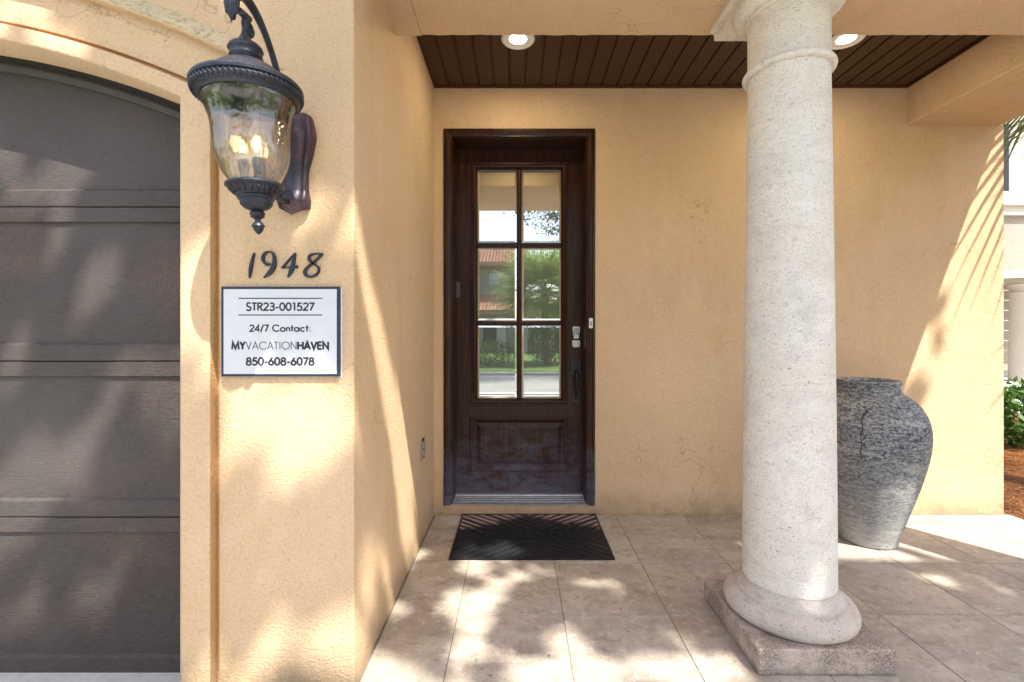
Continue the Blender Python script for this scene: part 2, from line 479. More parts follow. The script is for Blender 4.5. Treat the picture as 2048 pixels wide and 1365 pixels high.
def m_ground(name, c1, c2, scale, rough=0.9, bump=0.3, bd=0.01, spk=None):
    t = NT(name, rough, 0.2); co = world_co(t)
    a = t.noise(scale, 7, 0.65, co=co); b = t.noise(scale * 17, 4, 0.7, co=co)
    f = t.math('ADD', t.math('MULTIPLY', a, 0.6), t.math('MULTIPLY', b, 0.4))
    t.col(t.ramp(f, [(0.35, c1), (0.62, c2)])); t.bump(b, bump, bd)
    return t.mat
def m_mat(name):
    t = NT(name, 0.62, 0.4); co = t.co
    x, y, z = t.sep()
    n = t.noise(5, 5, 0.7)
    # dust caught on the rubber towards the door corners
    ax = t.math('ABSOLUTE', x)
    m = t.math('ADD', t.math('MULTIPLY', ax, 1.5), t.math('MULTIPLY', y, 3.0))
    m = t.math('ADD', m, t.math('MULTIPLY', t.math('SUBTRACT', n, 0.5), 0.9))
    dust = t.mix(t.noise(12, 2, 0.5), (0.46, 0.31, 0.28), (0.36, 0.30, 0.35))
    fine = t.ramp(t.noise(150, 3, 0.8), [(0.35, 0.4), (0.6, 1.0)])
    c = t.mix(t.math('MULTIPLY', t.ramp(m, [(0.80, 0.0), (1.05, 1.0)]), fine), (0.011, 0.012, 0.015), dust)
    t.col(c); t.bump(t.noise(200, 3, 0.7), 0.5, 0.001)
    return t.mat

M = {}
M['stucco'] = m_stucco('ochre_stucco')
M['groove_ochre'] = m_groove('brown_ochre_stucco')
M['mossy'] = m_mossy('weathered_stucco')
M['tile'] = m_tile('travertine')
M['grout'] = m_plain('dark_grout', (0.19, 0.155, 0.12), 0.95, 0.1, scale=60)
M['stone'] = m_stone('pale_cast_stone', (0.74, 0.70, 0.63))
M['stone_worn'] = m_stone('worn_cast_stone', (0.60, 0.53, 0.47), worn=True)
M['stone_dirty'] = m_stone('dirty_cast_stone', (0.58, 0.485, 0.405), dirt=True)
M['wood'] = m_wood('mahogany', 0.62)
M['garage'] = m_garage('embossed_brown_steel')
M['strip'] = m_plain('grey_green_trim', (0.07, 0.064, 0.053), 0.5, 0.4)
M['dark'] = m_plain('dark_trim', (0.02, 0.018, 0.016), 0.6, 0.3)
M['plank'] = m_plain('brown_vinyl', (0.050, 0.025, 0.010), 0.5, 0.35, var=0.1, scale=6)
M['alu'] = m_plain('brushed_aluminium', (0.42, 0.43, 0.46), 0.38, 0.5, 0.6, var=0.15, scale=30)
M['nickel'] = m_plain('satin_nickel', (0.50, 0.50, 0.49), 0.3, 0.5, 0.85)
M['black'] = m_plain('black_iron', (0.012, 0.012, 0.015), 0.38, 0.5, 0.2, var=0.3, scale=80)
M['bronze'] = m_bronze('aged_bronze'); M['bronze_red'] = m_bronze('aged_bronze_reddish', 0.42)
M['white'] = m_plain('white_paint', (0.78, 0.77, 0.74), 0.45, 0.4, var=0.03)
M['grey_plastic'] = m_plain('grey_plastic', (0.33, 0.31, 0.26), 0.6, 0.3, var=0.1, scale=80)
M['hole'] = m_plain('broken_plaster', (0.07, 0.055, 0.035), 0.95, 0.1, var=0.5, scale=90, bump=0.8, bdist=0.004)
M['signwhite'] = m_plain('satin_white_sheet', (0.60, 0.60, 0.62), 0.35, 0.4, var=0.02)
M['navy'] = m_plain('navy_print', (0.018, 0.03, 0.065), 0.4, 0.4)
M['ink'] = m_plain('charcoal_print', (0.025, 0.027, 0.034), 0.5, 0.3, var=0.05)
M['digit'] = m_plain('hammered_blue_black_iron', (0.016, 0.022, 0.04), 0.35, 0.6, 0.3, var=0.6, scale=260, bump=0.9, bdist=0.002)
M['pane'] = m_pane('door_glass')
M['shade'] = m_wavyglass('champagne_water_glass')
M['bulbglass'] = m_wavyglass('clear_bulb_glass', (1.0, 0.96, 0.88), 0.0)
M['filament'] = m_emit('glowing_filament', (1.0, 0.74, 0.42), 3.2)
M['disc'] = m_emit('lit_diffuser', (1.0, 0.90, 0.66), 3.0)
M['urn'] = m_urn('brushed_blue_grey_clay')
M['crack'] = m_plain('dark_drip', (0.085, 0.055, 0.06), 0.8, 0.2)
M['rubber'] = m_mat('black_rubber_dusty')
M['rib'] = m_plain('black_rubber', (0.010, 0.011, 0.014), 0.42, 0.5, var=0.4, scale=60, bump=0.5)
M['concrete'] = m_ground('pale_concrete', (0.38, 0.38, 0.36), (0.55, 0.55, 0.52), 1.5, 0.85, 0.3, 0.003)
M['asphalt'] = m_ground('street_asphalt', (0.20, 0.20, 0.195), (0.29, 0.29, 0.28), 0.8, 0.9, 0.3, 0.004)
M['grass'] = m_ground('lawn', (0.045, 0.085, 0.018), (0.10, 0.17, 0.035), 1.2, 0.95, 0.8, 0.03)
M['mulch'] = m_ground('pine_straw', (0.10, 0.035, 0.010), (0.30, 0.12, 0.035), 6, 0.95, 1.0, 0.03)
M['needle'] = m_leaf('pine_needle', (0.22, 0.075, 0.02), (0.42, 0.19, 0.06), 0.1, 3)
M['oak'] = m_leaf('oak_leaf', (0.030, 0.060, 0.015), (0.075, 0.12, 0.03), 0.25, 0.7)
M['shrub'] = m_leaf('shrub_leaf', (0.020, 0.07, 0.012), (0.10, 0.20, 0.03), 0.3, 2.5)
M['palm'] = m_leaf('palm_leaf', (0.075, 0.11, 0.05), (0.17, 0.20, 0.10), 0.25, 1.0)
M['palm_bright'] = m_leaf('palm_leaf_sun_tint', (0.16, 0.26, 0.07), (0.32, 0.42, 0.14), 0.45, 1.0)  # brighter copy of the palm leaf, sunlight put into its colour
M['bark'] = m_plain('bark', (0.16, 0.12, 0.09), 0.95, 0.1, var=0.4, scale=9, bump=0.8, bdist=0.03)
M['taupe'] = m_stucco('taupe_stucco', (0.33, 0.285, 0.235), 0.8)
M['cream'] = m_plain('cream_trim', (0.52, 0.47, 0.40), 0.8, 0.2, var=0.05)
M['terracotta'] = m_plain('terracotta_tile', (0.44, 0.22, 0.14), 0.8, 0.2, var=0.35, scale=4)
M['winglass'] = m_plain('window_glass', (0.20, 0.30, 0.33), 0.1, 0.8, var=0.1)
M['blind'] = m_plain('roller_blind_fabric', (0.62, 0.60, 0.55), 0.9, 0.1, var=0.04)
M['room'] = m_plain('dim_room_paint', (0.35, 0.33, 0.30), 0.9, 0.1)
M['litter'] = m_leaf('dry_leaf', (0.10, 0.035, 0.02), (0.20, 0.09, 0.05), 0.05, 3)

# ------------------------------------------------------------------ ground
def sheet(name, x0, x1, y0, y1, z, mat, th=0.0):
    b = MB()
    if th: b.box(x0, x1, y0, y1, z - th, z)
    else: b.quad((x0, y0, z), (x1, y0, z), (x1, y1, z), (x0, y1, z))
    return struct(obj(name, b, mat))
sheet('ground', -400, 400, -400, 400, -0.12, M['grass'])
sheet('street', -60, 60, -8.0, -3.2, -0.10, M['asphalt'])
sheet('kerb', -60, 60, -3.2, -2.9, -0.02, M['concrete'], 0.11)
sheet('far_kerb', -60, 60, -8.3, -8.0, -0.02, M['concrete'], 0.11)
sheet('driveway', -5.0, 3.3, -2.9, 1.9, -0.045, M['concrete'], 0.06)
sheet('added_bounce_slab', 8.0, 30.0, 3.0, 30.0, -0.075, M['concrete'], 0.03)  # added pale ground, bounces neutral light onto the neighbour's column
sheet('mulch_bed', 3.318, 8.0, -2.9, 30.0, -0.06, M['mulch'], 0.05)

# porch paving, every tile its own piece
YB = 3.153; XL = -0.561; XE = 3.31
b = MB(); b.box(XL - 0.3, XE, 0.62, YB + 0.3, -0.10, -0.0025)
porch = struct(obj('porch_floor', b, M['grout']))
xs = [XL + 0.009] + [-0.26 + 0.4575 * k for k in range(8)] + [XE]
ys = [0.668 + 0.455 * k for k in range(6)] + [YB - 0.004]
tm = {}
g = 0.0017
for i in range(len(xs) - 1):
    for j in range(len(ys) - 1):
        wx = xs[i + 1] - xs[i] - 2 * g; wy = ys[j + 1] - ys[j] - 2 * g
        if wy < 0.05: continue
        key = (round(wx, 3), round(wy, 3))
        if key not in tm:
            q = MB(); q.box(-wx / 2, wx / 2, -wy / 2, wy / 2, -0.018, 0, bev=0.0008)
            tm[key] = mesh_of('tile', q, M['tile'])
        o = bpy.data.objects.new('tile', tm[key]); C.objects.link(o); o.parent = porch
        o.location = ((xs[i] + xs[i + 1]) / 2, (ys[j] + ys[j + 1]) / 2, random.uniform(-0.0006, 0.0004))

# ------------------------------------------------------------------ the house
house = thing('house', 'ochre stucco house with an arched garage bay and a covered front porch', 'house', (0, 0, 0))
YF = 1.609; YS = 1.583
SC = YS / YF
AC = (-2.38 * SC, CAMH + (-0.709 - CAMH) * SC)            # centre of the arch on the strip plane
AR = 3.0 * SC
XO = PX(358, YS)                                           # right jamb
HALF = XO - AC[0]
ZB = -0.06; ZT = 6.2; XFAR = AC[0] * 2 + 0.0 - XL          # mirrored outer end
NA = 28
def arch_path(dr, dx, Y, half=HALF, r=AR, zb=ZB):
    rr = r + dr; hh = half + dx
    a = math.asin(hh / rr)
    arc = [(AC[0] + rr * math.sin(t), Y, AC[1] + rr * math.cos(t)) for t in np.linspace(0, a, NA)]
    rt = arc + [(AC[0] + hh, Y, zb + (arc[-1][2] - zb) * (1 - k / 6)) for k in range(1, 7)]
    lf = [(2 * AC[0] - p[0], p[1], p[2]) for p in rt[:0:-1]]
    return lf + rt
YD = 1.748                                                  # face of the garage door
b = MB()
# reveal, proud strip, groove
b.sweep([arch_path(0, 0, YD + 0.03), arch_path(0, 0, YS + 0.006), arch_path(0.003, 0.005, YS + 0.001), arch_path(0.008, 0.012, YS), arch_path(0.050, 0.100, YS), arch_path(0.054, 0.104, YS + 0.002)])
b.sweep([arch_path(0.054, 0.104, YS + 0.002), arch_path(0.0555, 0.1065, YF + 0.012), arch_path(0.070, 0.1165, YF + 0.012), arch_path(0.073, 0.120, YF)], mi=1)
obj('garage_surround', b, [M['stucco'], M['groove_ochre']], house, smooth=True, ang=50, fix=True)
# field between the groove and the hood moulding
ZH = 2.127; RH = 3.2
def hood_path(dr, Y):
    pr_ = YF - Y
    rr = RH + dr; cx = -2.38; cz = -0.709
    zz = ZH + dr
    xe = math.sqrt(rr * rr - (zz - cz) ** 2)
    a = math.asin(xe / rr)
    rt = [(cx + rr * math.sin(t), Y, cz + rr * math.cos(t)) for t in np.linspace(0, a, NA)]
    rt += [(cx + xe + (XL - 0.006 - cx - xe) * k / 6, YF - pr_ * (1 - 0.985 * min(1, k / 2)), zz) for k in range(1, 7)]
    return [(2 * cx - p[0], p[1], p[2]) for p in rt[:0:-1]] + rt
inner = arch_path(0.073, 0.120, YF); outer = hood_path(0.0, YF)
b = MB()
n = len(inner); mid = n // 2
b.sweep([inner[mid - NA + 1: mid + NA], outer[mid - NA + 1: mid + NA]])
for sgn in (1, -1):
    ic = inner[mid + sgn * (NA - 1)]
    for k in range(6):
        p = outer[mid + sgn * (NA - 1 + k)]; q = outer[mid + sgn * (NA + k)]
        b.add([ic, p, q], [(0, 1, 2)])
    xe = outer[-1][0] if sgn > 0 else outer[0][0]
    b.add([ic, (xe, YF, ZH), (xe, YF, ZB), (ic[0], YF, ZB)], [(0, 1, 2, 3)])
# wall above the hood
up = [(p[0], YF + 0.0, ZT) for p in outer]
b.sweep([hood_path(0.062, YF), up])
obj('front_wall', b, M['stucco'], house, fix=True)
b = MB()
b.sweep([hood_path(-0.001, YF), hood_path(-0.001, YF - 0.030), hood_path(0.004, YF - 0.035)], mi=0)
b.sweep([hood_path(0.004, YF - 0.035), hood_path(0.008, YF - 0.035), hood_path(0.060, YF - 0.003), hood_path(0.062, YF)], mi=1)
obj('hood_moulding', b, [M['stucco'], M['mossy']], house, smooth=True, ang=40, fix=True)
for p_ in bpy.data.objects['hood_moulding'].data.polygons:
    if p_.center.x > -1.0: p_.material_index = 0
# side wall of the porch with a rounded corner
b = MB()
rc = 0.006
cor = [(XL - rc + rc * math.sin(t), YF + rc - rc * math.cos(t)) for t in np.linspace(0, PI / 2, 6)] + [(XL, YB)]
b.sweep([[(p[0], p[1], ZB) for p in cor], [(p[0], p[1], ZT) for p in cor]])
obj('side_wall', b, M['stucco'], house, smooth=True, ang=60, fix=True)
# back wall round the doorway
DX0, DX1 = PX(887, YB), PX(1190, YB); DZ0, DZ1 = 0.066, PZ(258, YB)
XR = PX(2007, YB)
b = MB()
def wq(x0, x1, z0, z1, y=YB): b.quad((x0, y, z0), (x1, y, z0), (x1, y, z1), (x0, y, z1))
wq(XL, DX0, 0.0 - 0.02, 3.2); wq(DX0, DX1, DZ1, 3.2); wq(DX1, XR, -0.02, 3.2); wq(DX0, DX1, -0.02, DZ0)
for x in (DX0, DX1): b.quad((x, YB, DZ0), (x, YB + 0.25, DZ0), (x, YB + 0.25, DZ1), (x, YB, DZ1))
b.quad((DX0, YB, DZ1), (DX1, YB, DZ1), (DX1, YB + 0.25, DZ1), (DX0, YB + 0.25, DZ1))
b.quad((DX0, YB, DZ0), (DX1, YB, DZ0), (DX1, YB + 0.25, DZ0), (DX0, YB + 0.25, DZ0))
b.quad((XR, YB, -0.1), (XR, YB + 6.0, -0.1), (XR, YB + 6.0, 3.2), (XR, YB, 3.2))
obj('back_wall', b, M['stucco'], house)
# beams
ZU = 2.622
def rough_box(x0, x1, y0, y1, z0, z1, mb, seg=0.035, amp=0.0016):
    """box whose long lower edges wander a little like trowelled stucco"""
    rr = random.Random(3)
    L = max(x1 - x0, y1 - y0); n = int(L / seg); ax = 0 if (x1 - x0) > (y1 - y0) else 1
    rows = []
    for k in range(n + 1):
        t = k / n
        o = [(rr.uniform(-amp, amp), rr.uniform(-amp, amp)) for _ in range(2)]
        if ax == 0:
            x = x0 + (x1 - x0) * t
            ring = [(x, y0, z1), (x, y0, z0 + 0.008), (x, y0 + 0.008 + o[0][0], z0), (x, y1 - 0.006 + o[1][0], z0 + o[1][1]), (x, y1, z0 + 0.008), (x, y1, z1)]
        else:
            y = y0 + (y1 - y0) * t
            ring = [(x0, y, z1), (x0, y, z0 + 0.008), (x0 + 0.006 + o[0][0], y, z0 + o[0][1]), (x1 - 0.006 + o[1][0], y, z0), (x1, y, z0 + 0.008), (x1, y, z1)]
        rows.append(ring)
    mb.sweep(rows)
    mb.add(rows[0], [(0, 1, 2, 3, 4, 5)]); mb.add(rows[-1], [(5, 4, 3, 2, 1, 0)])
BF, BB = 1.31, 2.211
b = MB(); rough_box(-0.45, 3.245, BF, BB, ZU, 3.25, b); obj('porch_beam', b, M['stucco'], house, fix=True)
b = MB(); b.box(XL - 0.05, -0.452, YF + 0.004, BB, ZU, 3.25); obj('beam_end', b, M['stucco'], house)
b = MB(); rough_box(2.62, 3.247, BB + 0.002, YB + 0.1, ZU - 0.004, 3.249, b); obj('side_beam', b, M['stucco'], house, fix=True)
# upper storey and roof over everything, inner rooms
b = MB()
b.box(XL, 3.25, 1.32, 9.0, 3.252, 3.40)
b.box(XL + 0.01, 3.2, 2.6, 9.0, 3.40, ZT)
b.box(XFAR - 0.3, XL - 0.012, YF + 0.05, 9.0, 3.26, ZT)
obj('upper_storey', b, M['stucco'], house)
b = MB()
b.box(XFAR - 0.3, XL - 0.02, 5.5, 5.6, -0.1, 3.24)          # garage back
b.box(XFAR - 0.4, XFAR - 0.3, YF + 0.05, 5.6, -0.1, 3.24)
obj('garage_inner_wall', b, M['room'], house)
b = MB()
b.box(-1.2, 2.0, 6.0, 6.1, 0, 3.2); b.box(-1.3, -1.2, 3.45, 6.1, 0, 3.2); b.box(2.0, 2.1, 3.45, 6.1, 0, 3.2); b.box(-1.2, 2.0, 3.45, 6, -0.05, 0.07); b.box(-1.2, 2, 3.45, 6, 2.9, 2.95)
obj('hall_wall', b, M['room'], house)

# ceiling of brown planks
ZC = 2.874
b = MB(); b.box(XL, 2.62, BB, YB, ZC + 0.014, ZC + 0.05)
ceil = obj('ceiling', b, M['dark'], house)
pw = 0.1016; pm_ = None
q = MB()
prof = [(-pw / 2 + 0.001, 0.012), (-pw / 2 + 0.002, 0.0), (pw / 2 - 0.012, 0.0), (pw / 2 - 0.009, 0.0075), (pw / 2 - 0.002, 0.0075), (pw / 2 - 0.001, 0.013)]
ln = YB - BB - 0.030
q.sweep([[(p[0], -ln / 2, p[1]) for p in prof], [(p[0], ln / 2, p[1]) for p in prof]])
pm_ = mesh_of('plank', q, M['plank']); fixn(pm_)
nn_ = int(round((2.60 - XL) / pw))
for k in range(nn_):
    o = bpy.data.objects.new('plank', pm_); C.objects.link(o); o.parent = ceil
    o.location = (XL + 0.006 + pw * (k + 0.5), (BB + YB - 0.022) / 2, ZC)
b = MB()
b.box(XL + 0.001, 2.618, YB - 0.024, YB - 0.001, ZC - 0.008, ZC + 0.013)
b.box(XL + 0.001, XL + 0.012, BB + 0.001, YB - 0.026, ZC - 0.0075, ZC + 0.013)
b.box(2.607, 2.619, BB + 0.001, YB - 0.026, ZC - 0.0075, ZC + 0.013)
obj('edge_trim', b, M['plank'], ceil)

# garage door: sections with rails, recessed field, grooves
gd_pts = [414, 723, 1035, 1349]
b = MB()
XA, XB_ = 2 * AC[0] - XO - 0.05, XO + 0.05
b.box(XA, XB_, YD + 0.022, YD + 0.04, -0.05, 2.5)
gdoor = obj('garage_door', b, M['dark'], house)
def section(zt, zb, top=False):
    s = MB()
    pr = []
    if not top:
        pr += [(zt - 0.0022, 0.018), (zt - 0.0024, 0.002), (zt - 0.0045, 0.0), (zt - 0.055, 0.0), (zt - 0.0565, 0.0015), (zt - 0.0575, 0.011)]
    else:
        pr += [(zt, 0.011)]
    pr += [(zb + 0.069, 0.011), (zb + 0.060, 0.0005), (zb + 0.058, 0.0), (zb + 0.004, 0.0), (zb + 0.0015, 0.002), (zb + 0.001, 0.018)]
    s.sweep([[(XA, YD + d, z) for z, d in pr], [(XB_, YD + d, z) for z, d in pr]])
    return s
zz = [PZ(y, YD) for y in gd_pts]
for zt, zb, tp in ((2.46, zz[0], True), (zz[0], zz[1], False), (zz[1], zz[2], False), (zz[2], zz[3], False)):
    obj('door_panel', section(zt, zb, tp), M['garage'], gdoor, fix=True)
b = MB()
def in_path(dr, dx, Y): return arch_path(dr, dx, Y)
b.sweep([in_path(0.004, 0.004, YD - 0.026), in_path(-0.012, -0.001, YD - 0.026), in_path(-0.014, -0.002, YD - 0.018), in_path(-0.026, -0.003, YD - 0.018)], mi=1)
b.sweep([in_path(-0.026, -0.003, YD - 0.018), in_path(-0.027, -0.003, YD - 0.010), in_path(-0.048, -0.004, YD - 0.010), in_path(-0.049, -0.004, YD + 0.006)], mi=0)
obj('weather_strip', b, [M['strip'], M['dark']], house, fix=True)

# ------------------------------------------------------------------ front door
YDR = 3.33
def DXp(x): return PX(x, YDR)
def DZp(y): return PZ(y, YDR)
SX0, SX1, SZ0, SZ1 = DXp(912), DXp(1168), DZp(985), DZp(295)
def ringframe(mb, x0, x1, z0, z1, prof, bottom=True, mi=0):
    """prof: list of (inset, Y). sweeps a moulding round a rectangle"""
    loops = []
    for ins, Y in prof:
        if bottom:
            loops.append([(x0 + ins, Y, z0 + ins), (x0 + ins, Y, z1 - ins), (x1 - ins, Y, z1 - ins), (x1 - ins, Y, z0 + ins), (x0 + ins, Y, z0 + ins)])
        else:
            loops.append([(x0 + ins, Y, z0), (x0 + ins, Y, z1 - ins), (x1 - ins, Y, z1 - ins), (x1 - ins, Y, z0)])
    mb.sweep(loops, mi)
b = MB()
cy = YB - 0.016
ringframe(b, DX0 + 0.004, DX1 - 0.004, DZ0 + 0.001, DZ1 - 0.004,
          [(0, YB + 0.05), (0, cy + 0.004), (0.004, cy), (0.014, cy - 0.002), (0.020, cy + 0.004), (0.024, cy + 0.003), (0.036, cy + 0.006), (0.044, cy + 0.012), (0.050, cy + 0.012), (0.056, cy + 0.022), (0.058, cy + 0.04),
           (0.059, YDR - 0.03), (0.062, YDR - 0.03), (0.062, YDR - 0.006), (0.050, YDR - 0.005), (0.050, YDR + 0.05)], bottom=False)
frame = obj('door_frame', b, M['wood'], house, fix=True)
b = MB()
b.add([(DX0 + 0.05, YB - 0.006, DZ0 - 0.0), (DX1 - 0.05, YB - 0.006, DZ0), (DX1 - 0.05, YB - 0.006, DZ0 + 0.006), (DX0 + 0.05, YB - 0.006, DZ0 + 0.006),
       (DX0 + 0.05, YDR - 0.05, DZ0 + 0.018), (DX1 - 0.05, YDR - 0.05, DZ0 + 0.018), (DX0 + 0.05, YDR - 0.048, SZ0 - 0.001), (DX1 - 0.05, YDR - 0.048, SZ0 - 0.001), (DX0 + 0.05, YDR + 0.04, SZ0 - 0.001), (DX1 - 0.05, YDR + 0.04, SZ0 - 0.001)],
      [(0, 1, 2, 3), (3, 2, 5, 4), (4, 5, 7, 6), (6, 7, 9, 8)])
for k in range(3):
    yy = YB + 0.03 + k * 0.035
    b.box(DX0 + 0.06, DX1 - 0.06, yy, yy + 0.004, DZ0 + 0.007, DZ0 + 0.0125 + k * 0.0035)
obj('threshold', b, M['alu'], frame)
GX0, GX1, GZ0, GZ1 = DXp(955), DXp(1122), DZp(797), DZp(341)
MX0, MX1, MZ0, MZ1 = DXp(942), DXp(1135), DZp(811), DZp(326)
QX0, QX1, QZ0, QZ1 = DXp(940.5), DXp(1136), DZp(942), DZp(835)
b = MB()
yb2 = YDR + 0.044
e = 0.0008
b.box(SX0 + 0.002, MX0 + 0.001, YDR, yb2, SZ0, SZ1)                 # hinge stile
b.box(MX1 - 0.001, SX1 - 0.002, YDR, yb2, SZ0, SZ1)                 # lock stile
b.box(MX0 + 0.001, MX1 - 0.001, YDR + e, yb2, MZ1 - 0.001, SZ1)     # top rail
b.box(MX0 + 0.001, MX1 - 0.001, YDR + e, yb2, QZ1 - 0.001, MZ0 + 0.001)
b.box(MX0 + 0.001, MX1 - 0.001, YDR + e, yb2, SZ0, QZ0 + 0.001)
door = obj('front_door', b, M['wood'], house)
b = MB()
ringframe(b, MX0, MX1, MZ0, MZ1, [(0, YDR + 0.002), (0.001, YDR - 0.008), (0.005, YDR - 0.013), (0.013, YDR - 0.013), (0.018, YDR - 0.006), (0.022, YDR - 0.009), (0.030, YDR - 0.006), (0.040, YDR + 0.008), (0.0465, YDR + 0.018)])
obj('glazing_moulding', b, M['wood'], door, fix=True)
def bar(x0, x1, z0, z1, vert):
    m = MB(); y0 = YDR - 0.002
    if vert:
        pr = [(x0, YDR + 0.018), (x0 + 0.006, y0 + 0.004), (x0 + 0.012, y0), (x1 - 0.012, y0), (x1 - 0.006, y0 + 0.004), (x1, YDR + 0.018)]
        m.sweep([[(x, y, z0) for x, y in pr], [(x, y, z1) for x, y in pr]])
    else:
        y0 += 0.0015
        pr = [(z0, YDR + 0.018), (z0 + 0.006, y0 + 0.004), (z0 + 0.012, y0), (z1 - 0.012, y0), (z1 - 0.006, y0 + 0.004), (z1, YDR + 0.018)]
        m.sweep([[(x0, y, z) for z, y in pr], [(x1, y, z) for z, y in pr]])
    obj('glazing_bar', m, M['wood'], door, fix=True)
bar(DXp(1033), DXp(1044), GZ0 - 0.003, GZ1 + 0.003, True)
bar(GX0 - 0.003, GX1 + 0.003, DZp(496), DZp(485), False)
bar(GX0 - 0.003, GX1 + 0.003, DZp(652), DZp(641), False)
for (x0, x1) in ((955, 1033), (1044, 1122)):
    for (y0, y1) in ((341, 485), (496, 641), (652, 797)):
        m = MB(); bv = 0.013
        X0, X1, Z0, Z1 = DXp(x0) - 0.001, DXp(x1) + 0.001, DZp(y1) - 0.001, DZp(y0) + 0.001
        ringframe(m, X0, X1, Z0, Z1, [(0, YDR + 0.0185), (bv, YDR + 0.0160)])
        m.quad((X0 + bv, YDR + 0.016, Z0 + bv), (X1 - bv, YDR + 0.016, Z0 + bv), (X1 - bv, YDR + 0.016, Z1 - bv), (X0 + bv, YDR + 0.016, Z1 - bv))
        obj('pane', m, M['pane'], door)
b = MB()
ringframe(b, QX0, QX1, QZ0, QZ1, [(0, YDR + 0.002), (0.001, YDR - 0.009), (0.006, YDR - 0.013), (0.014, YDR - 0.012), (0.018, YDR - 0.004), (0.026, YDR - 0.002), (0.034, YDR + 0.010), (0.040, YDR + 0.012)])
ringframe(b, QX0 + 0.04, QX1 - 0.04, QZ0 + 0.04, QZ1 - 0.04, [(0, YDR + 0.012), (0.004, YDR + 0.012), (0.030, YDR + 0.001), (0.034, YDR - 0.001)])
b.quad((QX0 + 0.074, YDR - 0.001, QZ0 + 0.074), (QX1 - 0.074, YDR - 0.001, QZ0 + 0.074), (QX1 - 0.074, YDR - 0.001, QZ1 - 0.074), (QX0 + 0.074, YDR - 0.001, QZ1 - 0.074))
obj('raised_panel', b, M['wood'], door, fix=True)
b = MB(); b.quad((GX0 - 0.03, YDR + 0.06, GZ0 - 0.03), (GX1 + 0.03, YDR + 0.06, GZ0 - 0.03), (GX1 + 0.03, YDR + 0.06, GZ1 + 0.03), (GX0 - 0.03, YDR + 0.06, GZ1 + 0.03))
for zz_ in np.linspace(GZ0, GZ1, 9)[1:-1]:
    pass
obj('blind', b, M['blind'], door)
# keypad deadbolt
kx = DXp(1151.5)
b = MB()
kz1, kz0 = DZp(655), DZp(678)
pts = []
pr = [(-0.026, 1.0), (-0.028, 0.85), (-0.024, 0.5), (-0.018, 0.1), (-0.018, 0.0)]
L = [(kx + a, kz0 + (kz1 - kz0) * t) for a, t in pr]; Rr = [(kx - a, kz0 + (kz1 - kz0) * t) for a, t in pr]
arcp = [(kx + 0.029 * math.cos(t), kz1 + 0.006 * math.sin(t)) for t in np.linspace(PI, 0, 9)]
outl = L[::-1] + arcp[1:-1] + Rr
def prism(mb, outl, y0, y1, mi=0, bev=0.002):
    cx_ = sum(p[0] for p in outl) / len(outl); cz_ = sum(p[1] for p in outl) / len(outl); n = len(outl)
    def sc(p, k):
        v = Vector((p[0] - cx_, p[1] - cz_)); l = v.length
        return (cx_ + v.x * (l - k) / l, cz_ + v.y * (l - k) / l)
    inn = [sc(p, bev) for p in outl]
    vs = [(p[0], y1, p[1]) for p in outl] + [(p[0], y0 + bev, p[1]) for p in outl] + [(p[0], y0, p[1]) for p in inn]
    fs = [(i, (i + 1) % n, n + (i + 1) % n, n + i) for i in range(n)] + [(n + i, n + (i + 1) % n, 2 * n + (i + 1) % n, 2 * n + i) for i in range(n)] + [tuple(range(2 * n, 3 * n))]
    mb.add(vs, fs, mi)
prism(b, outl, YDR - 0.028, YDR + 0.001)
kp = obj('keypad_lock', b, M['nickel'], door, fix=True)
for r_ in range(4):
    for c_ in range(3):
        m = MB(); bx = kx + (c_ - 1) * 0.0135; bz = kz1 - 0.012 - r_ * 0.0125
        m.box(bx - 0.0045, bx + 0.0045, YDR - 0.031, YDR - 0.0275, bz - 0.0035, bz + 0.0035)
        obj('key', m, M['navy'], kp)
b = MB()
by0, by1 = DZp(695), DZp(681)
ol = [(kx - 0.028, by1), (kx + 0.028, by1), (kx + 0.028, by0 + 0.012), (kx + 0.020, by0), (kx - 0.020, by0), (kx - 0.028, by0 + 0.012)]
prism(b, ol, YDR - 0.022, YDR + 0.001)
b.lathe([(0.0001, 0.014), (0.010, 0.013), (0.013, 0.006), (0.014, 0.0)], 0, 0, 0, 20, M=Matrix.Translation((kx, YDR - 0.021, (by0 + by1) / 2)) @ Matrix.Rotation(R(90), 4, 'X'))
obj('lock_cylinder', b, M['nickel'], door, fix=True)
# handle set
hx = DXp(1151.5)
b = MB()
b.box(DXp(1140.5), DXp(1162), YDR - 0.010, YDR + 0.001, DZp(751), DZp(716), bev=0.002)
obj('handle_plate', b, M['black'], door)
b = MB(); b.box(DXp(1144), DXp(1160), YDR - 0.010, YDR + 0.001, DZp(806), DZp(781), bev=0.002)
obj('handle_plate', b, M['black'], door)
b = MB()
zt = DZp(744); zb = DZp(797)
b.tube([(hx, YDR - 0.005, zt), (hx, YDR - 0.035, zt + 0.006), (hx, YDR - 0.058, zt - 0.012), (hx, YDR - 0.062, zt - 0.045), (hx, YDR - 0.056, zt - 0.10), (hx, YDR - 0.040, zb + 0.02), (hx, YDR - 0.022, zb + 0.002), (hx, YDR - 0.006, zb - 0.004)],
       [0.011, 0.012, 0.012, 0.010, 0.0075, 0.006, 0.006, 0.006], 12)
obj('handle', b, M['black'], door, smooth=True, fix=True)
b = MB(); tz = DZp(728)
prism(b, [(hx - 0.014, tz + 0.006), (hx + 0.014, tz + 0.006), (hx + 0.006, tz - 0.016), (hx - 0.006, tz - 0.016)], YDR - 0.030, YDR - 0.008)
obj('thumb_latch', b, M['black'], door, fix=True)
b = MB()
b.tube([(SX0 + 0.002, YDR - 0.008, DZp(597)), (SX0 + 0.002, YDR - 0.008, DZp(563))], 0.008, 10)
